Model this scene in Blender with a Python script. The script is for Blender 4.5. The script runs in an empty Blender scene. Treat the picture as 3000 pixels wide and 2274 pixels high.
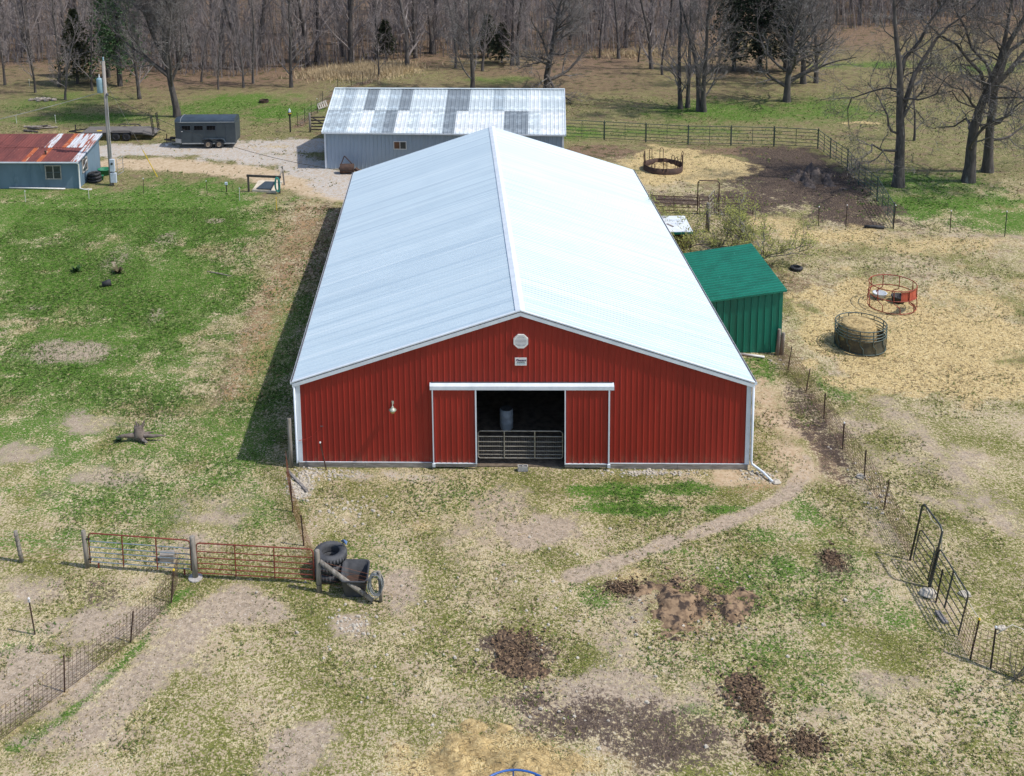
import bpy, math, random
import numpy as np
from mathutils import Vector, Matrix

# ------------------------------------------------------------------ camera, world, sun, exposure
scene = bpy.context.scene
cam = bpy.data.cameras.new('camera')
cam_ob = bpy.data.objects.new('camera', cam)
scene.collection.objects.link(cam_ob)
Rr = [[0.998263, 0.052824, -0.026083], [0.016571, 0.17308, 0.984768], [-0.056534, 0.98349, -0.171904]]
m = Matrix(((Rr[0][0], Rr[1][0], -Rr[2][0]), (Rr[0][1], Rr[1][1], -Rr[2][1]), (Rr[0][2], Rr[1][2], -Rr[2][2])))
cam_ob.matrix_world = Matrix.Translation((-2.5601, -41.552, 25.0955)) @ m.to_4x4()
cam.sensor_fit = 'HORIZONTAL'; cam.sensor_width = 36.0
cam.lens = 38.61641; cam.shift_x = 0.11972; cam.shift_y = -0.33854
cam.clip_start = 0.1; cam.clip_end = 3000
scene.camera = cam_ob

SUN = Vector((2.5, -0.62, 3.75)).normalized()
world = bpy.data.worlds.new('World'); scene.world = world; world.use_nodes = True
wn = world.node_tree
bg = wn.nodes['Background']
sky = wn.nodes.new('ShaderNodeTexSky'); sky.sky_type = 'NISHITA'; sky.sun_disc = False
sky.sun_elevation = math.asin(SUN.z); sky.sun_rotation = math.atan2(SUN.x, SUN.y)
sky.air_density = 1.0; sky.dust_density = 1.2; sky.ozone_density = 1.0
wn.links.new(sky.outputs[0], bg.inputs[0]); bg.inputs[1].default_value = 0.15
sl = bpy.data.lights.new('sun', 'SUN'); sl.energy = 3.4; sl.angle = math.radians(1.2); sl.color = (1.0, 0.945, 0.865)
so = bpy.data.objects.new('sun', sl); scene.collection.objects.link(so)
so.rotation_euler = SUN.to_track_quat('Z', 'Y').to_euler(); so.location = (30, -10, 60)
scene.view_settings.view_transform = 'Standard'; scene.view_settings.look = 'None'
scene.view_settings.exposure = 0.14; scene.view_settings.gamma = 1.0
scene.view_settings.use_curve_mapping = False
scene.cycles.max_bounces = 3; scene.cycles.diffuse_bounces = 2; scene.cycles.glossy_bounces = 1
scene.cycles.use_adaptive_sampling = True; scene.cycles.adaptive_threshold = 0.02
scene.cycles.transparent_max_bounces = 6

COL = scene.collection
rnd = random.Random(7)
PI = math.pi

# ------------------------------------------------------------------ terrain
def sst(a, b, x):
    t = np.clip((np.asarray(x, float) - a) / (b - a), 0, 1); return t * t * (3 - 2 * t)
def hz(x, y):
    s = np.maximum(0, np.asarray(y, float) - 78)
    return float(1.3 * sst(4, 36, y) + np.where(s < 60, 0.0011 * s * s, 3.96 + 0.132 * (np.minimum(s, 130) - 60)))
def P3(p, dz=0.0): return Vector((p[0], p[1], hz(p[0], p[1]) + dz))

# ------------------------------------------------------------------ helpers
class MB:
    def __init__(s): s.v = []; s.f = []
    def add(s, vs, fs):
        o = len(s.v); s.v.extend([tuple(v) for v in vs]); s.f.extend([tuple(i + o for i in f) for f in fs]); return s
    def box(s, c, d, rz=0.0, M=None):
        hx, hy, hh = d[0] / 2, d[1] / 2, d[2] / 2
        vs = [Vector((x, y, z)) for z in (-hh, hh) for y in (-hy, hy) for x in (-hx, hx)]
        if M is None: M = Matrix.Rotation(rz, 3, 'Z') if rz else None
        vs = [(M @ v if M else v) + Vector(c) for v in vs]
        return s.add(vs, [(0, 2, 3, 1), (4, 5, 7, 6), (0, 1, 5, 4), (2, 6, 7, 3), (0, 4, 6, 2), (1, 3, 7, 5)])
    def beam(s, a, b, w, h, roll=0.0):
        a = Vector(a); b = Vector(b); d = b - a; L = d.length
        q = d.to_track_quat('X', 'Z').to_matrix()
        if roll: q = q @ Matrix.Rotation(roll, 3, 'X')
        return s.box((a + b) / 2, (L, w, h), M=q)
    def tube(s, pts, r, n=6, cap=True, closed=False):
        pts = [Vector(p) for p in pts]; k = len(pts)
        rs = r if isinstance(r, (list, tuple)) else [r] * k
        o = len(s.v); prev = None
        for i, p in enumerate(pts):
            if closed: d = pts[(i + 1) % k] - pts[i - 1]
            else: d = pts[min(i + 1, k - 1)] - pts[max(i - 1, 0)]
            if d.length < 1e-9: d = Vector((0, 0, 1))
            d.normalize()
            if prev is None:
                a = Vector((0, 0, 1)) if abs(d.z) < .9 else Vector((1, 0, 0)); u = d.cross(a).normalized()
            else:
                u = prev - d * prev.dot(d); u = u.normalized() if u.length > 1e-6 else d.orthogonal().normalized()
            prev = u; w = d.cross(u)
            for j in range(n):
                t = 2 * PI * j / n
                s.v.append(tuple(p + (u * math.cos(t) + w * math.sin(t)) * rs[i]))
        for i in range(k if closed else k - 1):
            i2 = (i + 1) % k
            for j in range(n):
                j2 = (j + 1) % n
                s.f.append((o + i * n + j, o + i * n + j2, o + i2 * n + j2, o + i2 * n + j))
        if cap and not closed:
            s.f.append(tuple(o + j for j in reversed(range(n)))); s.f.append(tuple(o + (k - 1) * n + j for j in range(n)))
        return s
    def lathe(s, prof, c=(0, 0, 0), n=20, capb=True, capt=True):
        o = len(s.v); c = Vector(c)
        for r, z in prof:
            for j in range(n):
                t = 2 * PI * j / n; s.v.append((c.x + r * math.cos(t), c.y + r * math.sin(t), c.z + z))
        for i in range(len(prof) - 1):
            for j in range(n):
                j2 = (j + 1) % n; s.f.append((o + i * n + j, o + i * n + j2, o + (i + 1) * n + j2, o + (i + 1) * n + j))
        if capb: s.f.append(tuple(o + j for j in reversed(range(n))))
        if capt: s.f.append(tuple(o + (len(prof) - 1) * n + j for j in range(n)))
        return s
    def ring(s, c, R, r, n=32, m=6, z=0):
        return s.tube([(c[0] + R * math.cos(2 * PI * i / n), c[1] + R * math.sin(2 * PI * i / n), c[2] + z) for i in range(n)], r, m, closed=True)
    def poly(s, pts): return s.add(pts, [tuple(range(len(pts)))])
    def prism(s, pts, d):
        pts = [Vector(p) for p in pts]; d = Vector(d); k = len(pts)
        vs = pts + [p + d for p in pts]
        return s.add(vs, [tuple(reversed(range(k))), tuple(range(k, 2 * k))] + [(i, (i + 1) % k, (i + 1) % k + k, i + k) for i in range(k)])
    def mesh(s, name, mat, smooth=False, off=None):
        me = bpy.data.meshes.new(name)
        v = s.v if off is None else [(a - off[0], b - off[1], c - off[2]) for a, b, c in s.v]
        me.from_pydata(v, [], s.f)
        if smooth: me.polygons.foreach_set('use_smooth', [True] * len(me.polygons))
        if mat: me.materials.append(mat)
        me.update(); return me

def tag(o, label=None, cat=None, group=None, kind=None):
    if label: o['label'] = label
    if cat: o['category'] = cat
    if group: o['group'] = group
    if kind: o['kind'] = kind
    return o
def root(name, loc, label, cat, group=None, rz=0.0):
    o = bpy.data.objects.new(name, None); o.empty_display_size = 0.2; COL.objects.link(o)
    o.location = loc; o.rotation_euler = (0, 0, rz); return tag(o, label, cat, group)
def part(name, mb, mat, parent=None, smooth=False, world=True, label=None):
    """mb in world coordinates (world=True: parents have no rotation) or in the parent's own frame"""
    off = None
    if parent is not None and world:
        off = Vector(parent.location)
        if parent.parent is not None: off = off + Vector(parent.parent.location)
    me = mb if isinstance(mb, bpy.types.Mesh) else mb.mesh(name, mat, smooth, off)
    o = bpy.data.objects.new(name, me); COL.objects.link(o)
    if parent is not None: o.parent = parent
    if label: o['label'] = label
    return o
def thing(name, mb, mat, label, cat, group=None, base=None, smooth=False):
    b = Vector(base) if base is not None else Vector(mb.v[0])
    me = mb.mesh(name, mat, smooth, b); o = bpy.data.objects.new(name, me); COL.objects.link(o); o.location = b
    return tag(o, label, cat, group)
def copy_tree(o, parent=None):
    c = o.copy(); COL.objects.link(c)
    if parent is not None: c.parent = parent
    for ch in list(o.children): copy_tree(ch, c)
    return c

# ------------------------------------------------------------------ materials
class NT:
    def __init__(s, name):
        s.m = bpy.data.materials.new(name); s.m.use_nodes = True; s.t = s.m.node_tree; s.b = s.t.nodes['Principled BSDF']
        s.tc = None
    def n(s, typ): return s.t.nodes.new(typ)
    def link(s, a, b): s.t.links.new(a, b)
    def coord(s, kind='Object', scale=(1, 1, 1)):
        tc = s.n('ShaderNodeTexCoord') if s.tc is None else s.tc; s.tc = tc
        mp = s.n('ShaderNodeMapping'); mp.inputs['Scale'].default_value = scale
        s.link(tc.outputs[kind], mp.inputs[0]); return mp.outputs[0]
    def geo(s, scale=(1, 1, 1)):
        g = s.n('ShaderNodeNewGeometry'); mp = s.n('ShaderNodeMapping'); mp.inputs['Scale'].default_value = scale
        s.link(g.outputs['Position'], mp.inputs[0]); return mp.outputs[0]
    def noise(s, vec, scale, detail=3.0, rough=.55, dist=0.0):
        x = s.n('ShaderNodeTexNoise'); x.inputs['Scale'].default_value = scale; x.inputs['Detail'].default_value = detail
        x.inputs['Roughness'].default_value = rough; x.inputs['Distortion'].default_value = dist
        s.link(vec, x.inputs['Vector']); return x.outputs['Fac']
    def val(s, op, a, b=0.0, c=None):
        x = s.n('ShaderNodeMath'); x.operation = op
        for i, q in enumerate((a, b, c)):
            if q is None: continue
            if isinstance(q, (int, float)): x.inputs[i].default_value = q
            else: s.link(q, x.inputs[i])
        return x.outputs[0]
    def step(s, v, lo, hi):
        x = s.n('ShaderNodeMapRange'); x.interpolation_type = 'SMOOTHSTEP'
        s.link(v, x.inputs['Value']); x.inputs['From Min'].default_value = lo; x.inputs['From Max'].default_value = hi
        return x.outputs['Result']
    def mix(s, f, a, b, typ='MIX'):
        x = s.n('ShaderNodeMix'); x.data_type = 'RGBA'; x.blend_type = typ
        for i, q in ((0, f), (6, a), (7, b)):
            if isinstance(q, (int, float)): x.inputs[i].default_value = q
            elif isinstance(q, (tuple, list)): x.inputs[i].default_value = (*q, 1)
            else: s.link(q, x.inputs[i])
        return x.outputs[2]
    def attr(s, name):
        x = s.n('ShaderNodeAttribute'); x.attribute_name = name; return x
    def out(s, col, rough=.8, metal=0.0, bump=None, bstr=.3, bdist=.02, spec=None):
        if isinstance(col, (tuple, list)): s.b.inputs['Base Color'].default_value = (*col, 1)
        else: s.link(col, s.b.inputs['Base Color'])
        if isinstance(rough, (int, float)): s.b.inputs['Roughness'].default_value = rough
        else: s.link(rough, s.b.inputs['Roughness'])
        s.b.inputs['Metallic'].default_value = metal
        if spec is not None: s.b.inputs['Specular IOR Level'].default_value = spec
        if bump is not None:
            bp = s.n('ShaderNodeBump'); bp.inputs['Strength'].default_value = bstr; bp.inputs['Distance'].default_value = bdist
            s.link(bump, bp.inputs['Height']); s.link(bp.outputs[0], s.b.inputs['Normal'])
        return s.m
def simple(name, a, b=None, sc=3.0, rough=.7, metal=0.0, stretch=(1, 1, 1), lo=.35, hi=.7, bump=0.0, detail=4.0, c=None, csc=12.0, clo=.6, chi=.75, spec=None):
    t = NT(name); v = t.coord('Object', stretch); n = t.noise(v, sc, detail)
    b = b or tuple(x * .72 for x in a)
    col = t.mix(t.step(n, lo, hi), a, b)
    if c is not None: col = t.mix(t.step(t.noise(v, csc, 4.0), clo, chi), col, c)
    return t.out(col, rough, metal, n if bump else None, bump, .02, spec)

M = {}
t = NT('barn_red'); v = t.geo((1, 1, .25)); oi = t.n('ShaderNodeObjectInfo')
col = t.mix(t.step(t.noise(v, 1.3, 4), .35, .7), (.335, .023, .015), (.265, .017, .012))
col = t.mix(t.step(t.noise(v, 7, 3), .58, .9), col, (.36, .05, .035))
col = t.mix(t.val('MULTIPLY', oi.outputs['Random'], .35), col, (.24, .015, .012))
sx = t.n('ShaderNodeSeparateXYZ'); t.link(t.geo(), sx.inputs[0])
spl = t.val('MULTIPLY', t.step(sx.outputs[2], .75, .2), t.step(t.noise(t.geo((2.5, 2.5, 1.2)), 1.6, 4, .7), .42, .68))   # dried mud splash low on the sheets
col = t.mix(t.val('MULTIPLY', spl, .5), col, (.26, .16, .10))
M['barn_red'] = t.out(col, .45)
t = NT('roof_white'); v = t.geo(); oi = t.n('ShaderNodeObjectInfo')
col = t.mix(t.step(t.noise(v, .45, 4), .3, .75), (.56, .675, .745), (.51, .625, .70))
st = t.noise(t.geo((.05, 4.4, .05)), 1.0, 2, .7)      # weather streaks running down the sheets
col = t.mix(t.step(st, .52, .66), col, (.44, .555, .64)); col = t.mix(t.step(st, .46, .34), col, (.61, .71, .77))
col = t.mix(t.val('MULTIPLY', oi.outputs['Random'], .38), col, (.45, .56, .64))
M['roof_white'] = t.out(col, .42)
M['trim_white'] = simple('trim_white', (.74, .80, .86), (.64, .70, .76), 2.2, .45)
M['gutter_dark'] = simple('gutter_dark', (.12, .12, .13), (.06, .06, .065), 3, .6)
M['screw'] = simple('screw_steel', (.28, .30, .32), (.2, .2, .2), 20, .5, .3)
M['weathered_wood'] = simple('weathered_wood', (.30, .275, .245), (.17, .15, .13), 6, .85, stretch=(.35, .35, 2.5), bump=.4, c=(.40, .38, .35), csc=9)
M['grey_plank'] = simple('grey_plank', (.26, .245, .235), (.13, .12, .115), 5, .85, stretch=(.4, 3, 3), bump=.3)
M['post_wood'] = simple('post_wood', (.30, .275, .24), (.14, .125, .10), 9, .9, stretch=(1, 1, .18), bump=.5, c=(.20, .24, .15), csc=5)
M['dark_wood'] = simple('dark_wood', (.10, .085, .075), (.05, .045, .04), 6, .9, stretch=(1, 1, .3), bump=.3)
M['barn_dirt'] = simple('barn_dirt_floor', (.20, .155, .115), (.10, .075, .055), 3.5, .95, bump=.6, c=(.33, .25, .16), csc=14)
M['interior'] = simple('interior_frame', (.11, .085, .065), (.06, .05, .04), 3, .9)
M['plastic_white'] = simple('drum_plastic', (.58, .63, .68), (.44, .48, .53), 4, .5, c=(.10, .10, .11), csc=3.2, clo=.69, chi=.72)
M['drum_lid'] = simple('drum_lid', (.20, .19, .18), (.10, .09, .08), 6, .7)
M['gate_steel'] = simple('gate_steel', (.36, .335, .28), (.22, .20, .16), 7, .5, .3)
M['mesh_wire'] = simple('wire_galvanised', (.30, .29, .27), (.20, .18, .16), 8, .55, .4)
M['concrete'] = simple('concrete', (.46, .44, .41), (.33, .31, .29), 9, .9, bump=.3)
M['slab'] = simple('slab_concrete', (.66, .58, .45), (.50, .43, .33), 3, .9, bump=.3)
M['fb_wall'] = simple('blue_grey_siding', (.34, .42, .52), (.29, .37, .46), .8, .45, stretch=(1, 1, .3))
for k, c in dict(bright=(.74, .80, .82), light=(.60, .68, .71), mid=(.42, .49, .53), dark=(.24, .28, .31)).items():
    M['sheet_' + k] = simple('roof_sheet_' + k, c, tuple(x * .82 for x in c), 1.4, .42, .15, stretch=(.5, 1, 1), c=tuple(min(.9, x * 1.4) for x in c), csc=2.4, clo=.48, chi=.7)
M['green_metal'] = simple('green_siding', (.008, .195, .128), (.007, .150, .098), 1.2, .45, stretch=(1, 1, .3), c=(.03, .25, .18), csc=6, clo=.60)
M['shed_blue'] = simple('shed_blue_paint', (.155, .235, .305), (.10, .165, .22), 1.0, .6, stretch=(1, 1, .35), c=(.22, .31, .38), csc=2.0, clo=.55, chi=.8)
M['rust_roof'] = simple('rust_red_roof', (.19, .052, .042), (.125, .036, .032), 1.0, .75, stretch=(1, .4, 1), c=(.26, .10, .07), csc=6, clo=.6)
M['rust_orange'] = simple('rust_orange_sheet', (.42, .11, .035), (.26, .06, .03), 3, .8, stretch=(1, .5, 1), c=(.58, .36, .24), csc=2.5, clo=.54, chi=.62)
M['tin_white'] = simple('rusted_white_tin', (.66, .68, .70), (.50, .50, .52), 2, .5, .1, c=(.32, .10, .055), csc=1.7, clo=.50, chi=.58, stretch=(3.2, .30, 1))
M['pvc'] = simple('pvc_white', (.80, .80, .78), (.70, .69, .66), 3, .5)
M['window_glass'] = simple('window_glass', (.035, .04, .045), (.07, .08, .09), 2, .12)
M['window_brown'] = simple('window_board_brown', (.16, .07, .035), (.10, .05, .03), 3, .6)
M['window_frame'] = simple('window_frame', (.50, .47, .43), (.34, .31, .28), 6, .7)
M['white_frame'] = simple('window_frame_white', (.78, .78, .76), (.66, .66, .64), 5, .6)
M['pole'] = simple('utility_pole_wood', (.36, .335, .31), (.22, .20, .185), 5, .9, stretch=(2, 2, .12), bump=.4)
M['transformer'] = simple('transformer_paint', (.25, .38, .44), (.19, .30, .36), 3, .5)
M['box_grey'] = simple('meter_box', (.60, .67, .76), (.52, .58, .66), 4, .5)
M['conduit'] = simple('conduit', (.46, .45, .44), (.36, .35, .34), 5, .5, .2)
M['black_rubber'] = simple('black_rubber', (.022, .023, .026), (.045, .046, .05), 4, .75, bump=.2, c=(.09, .085, .08), csc=5, clo=.62)
M['tyre_dusty'] = simple('tyre_dusty', (.045, .048, .055), (.085, .088, .095), 3, .8, bump=.2)
M['trailer_paint'] = simple('trailer_slate', (.050, .068, .080), (.038, .054, .066), 1.5, .5, c=(.085, .105, .12), csc=4, clo=.62)
M['trailer_roof'] = simple('trailer_roof_slate', (.05, .07, .095), (.038, .054, .075), 1.5, .36, c=(.2, .22, .25), csc=3.5, clo=.68)
M['trailer_trim'] = simple('trailer_trim', (.44, .46, .47), (.33, .35, .36), 4, .45, .3)
M['rim'] = simple('rusty_rim', (.50, .41, .30), (.30, .20, .12), 6, .6, .2)
M['dark_pane'] = simple('dark_open_pane', (.006, .006, .007), (.012, .012, .013), 4, .9, spec=.1)
M['black_steel'] = simple('black_steel', (.022, .022, .024), (.045, .04, .036), 4, .6)
M['deck'] = simple('deck_boards', (.19, .172, .158), (.11, .10, .092), 3, .9, stretch=(.3, 3, 1), bump=.3)
M['gate_red'] = simple('gate_red_rust', (.24, .050, .030), (.15, .034, .022), 7, .6, c=(.30, .10, .05), csc=11)
M['gate_blue'] = simple('gate_blue_grey', (.27, .33, .37), (.20, .25, .28), 5, .5, .2, c=(.23, .12, .08), csc=7, clo=.62)
M['rust_wire'] = simple('rusty_wire', (.26, .10, .05), (.16, .06, .035), 9, .8)
M['fence_wire'] = simple('fence_wire', (.15, .10, .065), (.10, .055, .035), 5, .8)
M['tpost'] = simple('t_post_steel', (.040, .038, .032), (.10, .05, .03), 6, .7)
M['tpost_green'] = simple('t_post_green', (.03, .06, .04), (.05, .05, .035), 6, .7)
M['stake'] = simple('fibre_stake', (.62, .62, .56), (.50, .50, .45), 6, .6)
M['yellow'] = simple('yellow_plastic', (.75, .52, .02), (.62, .42, .02), 5, .5)
M['cap_white'] = simple('white_cap', (.80, .80, .80), (.66, .66, .66), 6, .5)
M['rope'] = simple('pale_rope', (.62, .58, .48), (.45, .40, .30), 14, .9)
M['panel_green'] = simple('panel_green_pipe', (.045, .085, .070), (.07, .075, .06), 5, .5, c=(.13, .075, .045), csc=8, clo=.6)
M['walk_gate'] = simple('walk_gate_pipe', (.035, .052, .050), (.07, .055, .04), 5, .5, c=(.16, .075, .04), csc=8, clo=.62)
M['rust_steel'] = simple('rusted_steel', (.085, .048, .034), (.05, .030, .025), 4, .8, c=(.17, .09, .05), csc=6)
M['feeder_red'] = simple('feeder_red_steel', (.36, .065, .030), (.20, .045, .028), 5, .6, c=(.10, .04, .028), csc=9, clo=.5)
M['feeder_redsheet'] = simple('feeder_red_sheet', (.50, .10, .055), (.34, .055, .032), 5, .55, stretch=(3, 3, .5), c=(.62, .24, .16), csc=7, clo=.6)
M['feeder_green'] = simple('feeder_green_steel', (.075, .11, .10), (.05, .075, .065), 5, .5, c=(.12, .08, .05), csc=8, clo=.6)
M['feeder_sheet'] = simple('feeder_muddy_sheet', (.055, .055, .040), (.11, .095, .055), 2.6, .8, c=(.27, .23, .10), csc=4.2, clo=.60, chi=.7)
M['feeder_blue'] = simple('feeder_blue_steel', (.03, .13, .44), (.025, .10, .36), 4, .4)
M['hay'] = simple('hay_bale', (.52, .39, .185), (.30, .215, .10), 7, .95, bump=.9, c=(.66, .53, .29), csc=16, clo=.52)
M['hose_teal'] = simple('teal_hose', (.07, .38, .31), (.05, .28, .24), 6, .5)
M['hose_grey'] = simple('grey_hose', (.24, .26, .26), (.11, .12, .12), 8, .6)
M['bark'] = simple('bark_grey', (.105, .094, .086), (.052, .046, .042), 6, .95, stretch=(1, 1, .25), bump=.6, c=(.22, .22, .205), csc=3.0, clo=.6, chi=.72)
M['bark_dark_plain'] = simple('bark_dark', (.070, .062, .058), (.038, .033, .031), 6, .95, stretch=(1, 1, .25), bump=.6, c=(.19, .18, .165), csc=3, clo=.62, chi=.76)
M['twig'] = simple('twig_grey', (.185, .170, .160), (.100, .088, .082), 2, .95, c=(.36, .35, .33), csc=1.3, clo=.55, chi=.7)
M['twig_wood'] = simple('twig_wood', (.290, .255, .245), (.190, .158, .152), .35, .95, c=(.42, .385, .37), csc=1.1, clo=.58, chi=.75)
t = NT('bark_dark'); v = t.coord('Object', (1, 1, .25)); oi = t.n('ShaderNodeObjectInfo')
col = t.mix(t.step(t.noise(v, 6, 3), .35, .65), (.040, .035, .033), (.085, .075, .070))
col = t.mix(t.step(t.noise(v, 3, 2), .6, .74), col, (.20, .19, .175))
col = t.mix(t.val('MULTIPLY', oi.outputs['Random'], .55), col, (.155, .140, .130))
M['bark_dark'] = t.out(col, .95)
M['driftwood'] = simple('driftwood', (.36, .32, .28), (.16, .125, .10), 5, .95, bump=.6, c=(.48, .46, .44), csc=4)
M['stump'] = simple('stump_wood', (.20, .165, .14), (.065, .05, .042), 4, .95, bump=.7, c=(.42, .40, .38), csc=3, clo=.58, chi=.7)
M['stone'] = simple('pale_stone', (.56, .51, .43), (.38, .34, .28), 5, .95, bump=.3)
M['manure'] = simple('manure_mulch', (.12, .076, .048), (.035, .025, .019), 6, 1.0, bump=1.0, c=(.27, .18, .105), csc=11, clo=.50, chi=.60)
M['manure_tan'] = simple('manure_tan', (.33, .225, .135), (.14, .09, .055), 5, 1.0, bump=1.0, c=(.055, .038, .029), csc=3.2, clo=.48, chi=.60)
M['mud_heap'] = simple('mud_heap', (.135, .110, .098), (.07, .056, .050), 3, .95, bump=1.0)
M['green_plastic'] = simple('green_plastic', (.02, .20, .10), (.015, .15, .08), 4, .5)
M['lamp_glass'] = simple('lamp_glass_amber', (.60, .46, .16), (.48, .36, .12), 8, .3)
M['lamp_metal'] = simple('lamp_metal', (.46, .49, .40), (.30, .33, .27), 8, .4, .2)
M['red_wire'] = simple('red_wire', (.42, .04, .03), (.32, .03, .02), 6, .6)
M['cable'] = simple('cable_black', (.03, .03, .03), (.05, .05, .05), 3, .7)
M['cable_grey'] = simple('cable_pale', (.50, .49, .46), (.36, .35, .33), .8, .7)
M['blue_cloth'] = simple('blue_cloth', (.12, .24, .50), (.30, .40, .60), 9, .9)
M['purple'] = simple('sign_purple', (.075, .035, .11), (.05, .03, .08), 9, .7)
M['teal'] = simple('sign_teal', (.10, .34, .42), (.08, .28, .36), 9, .7)
M['trough_floor'] = simple('trough_silt', (.085, .050, .036), (.05, .032, .025), 5, .6)

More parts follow.
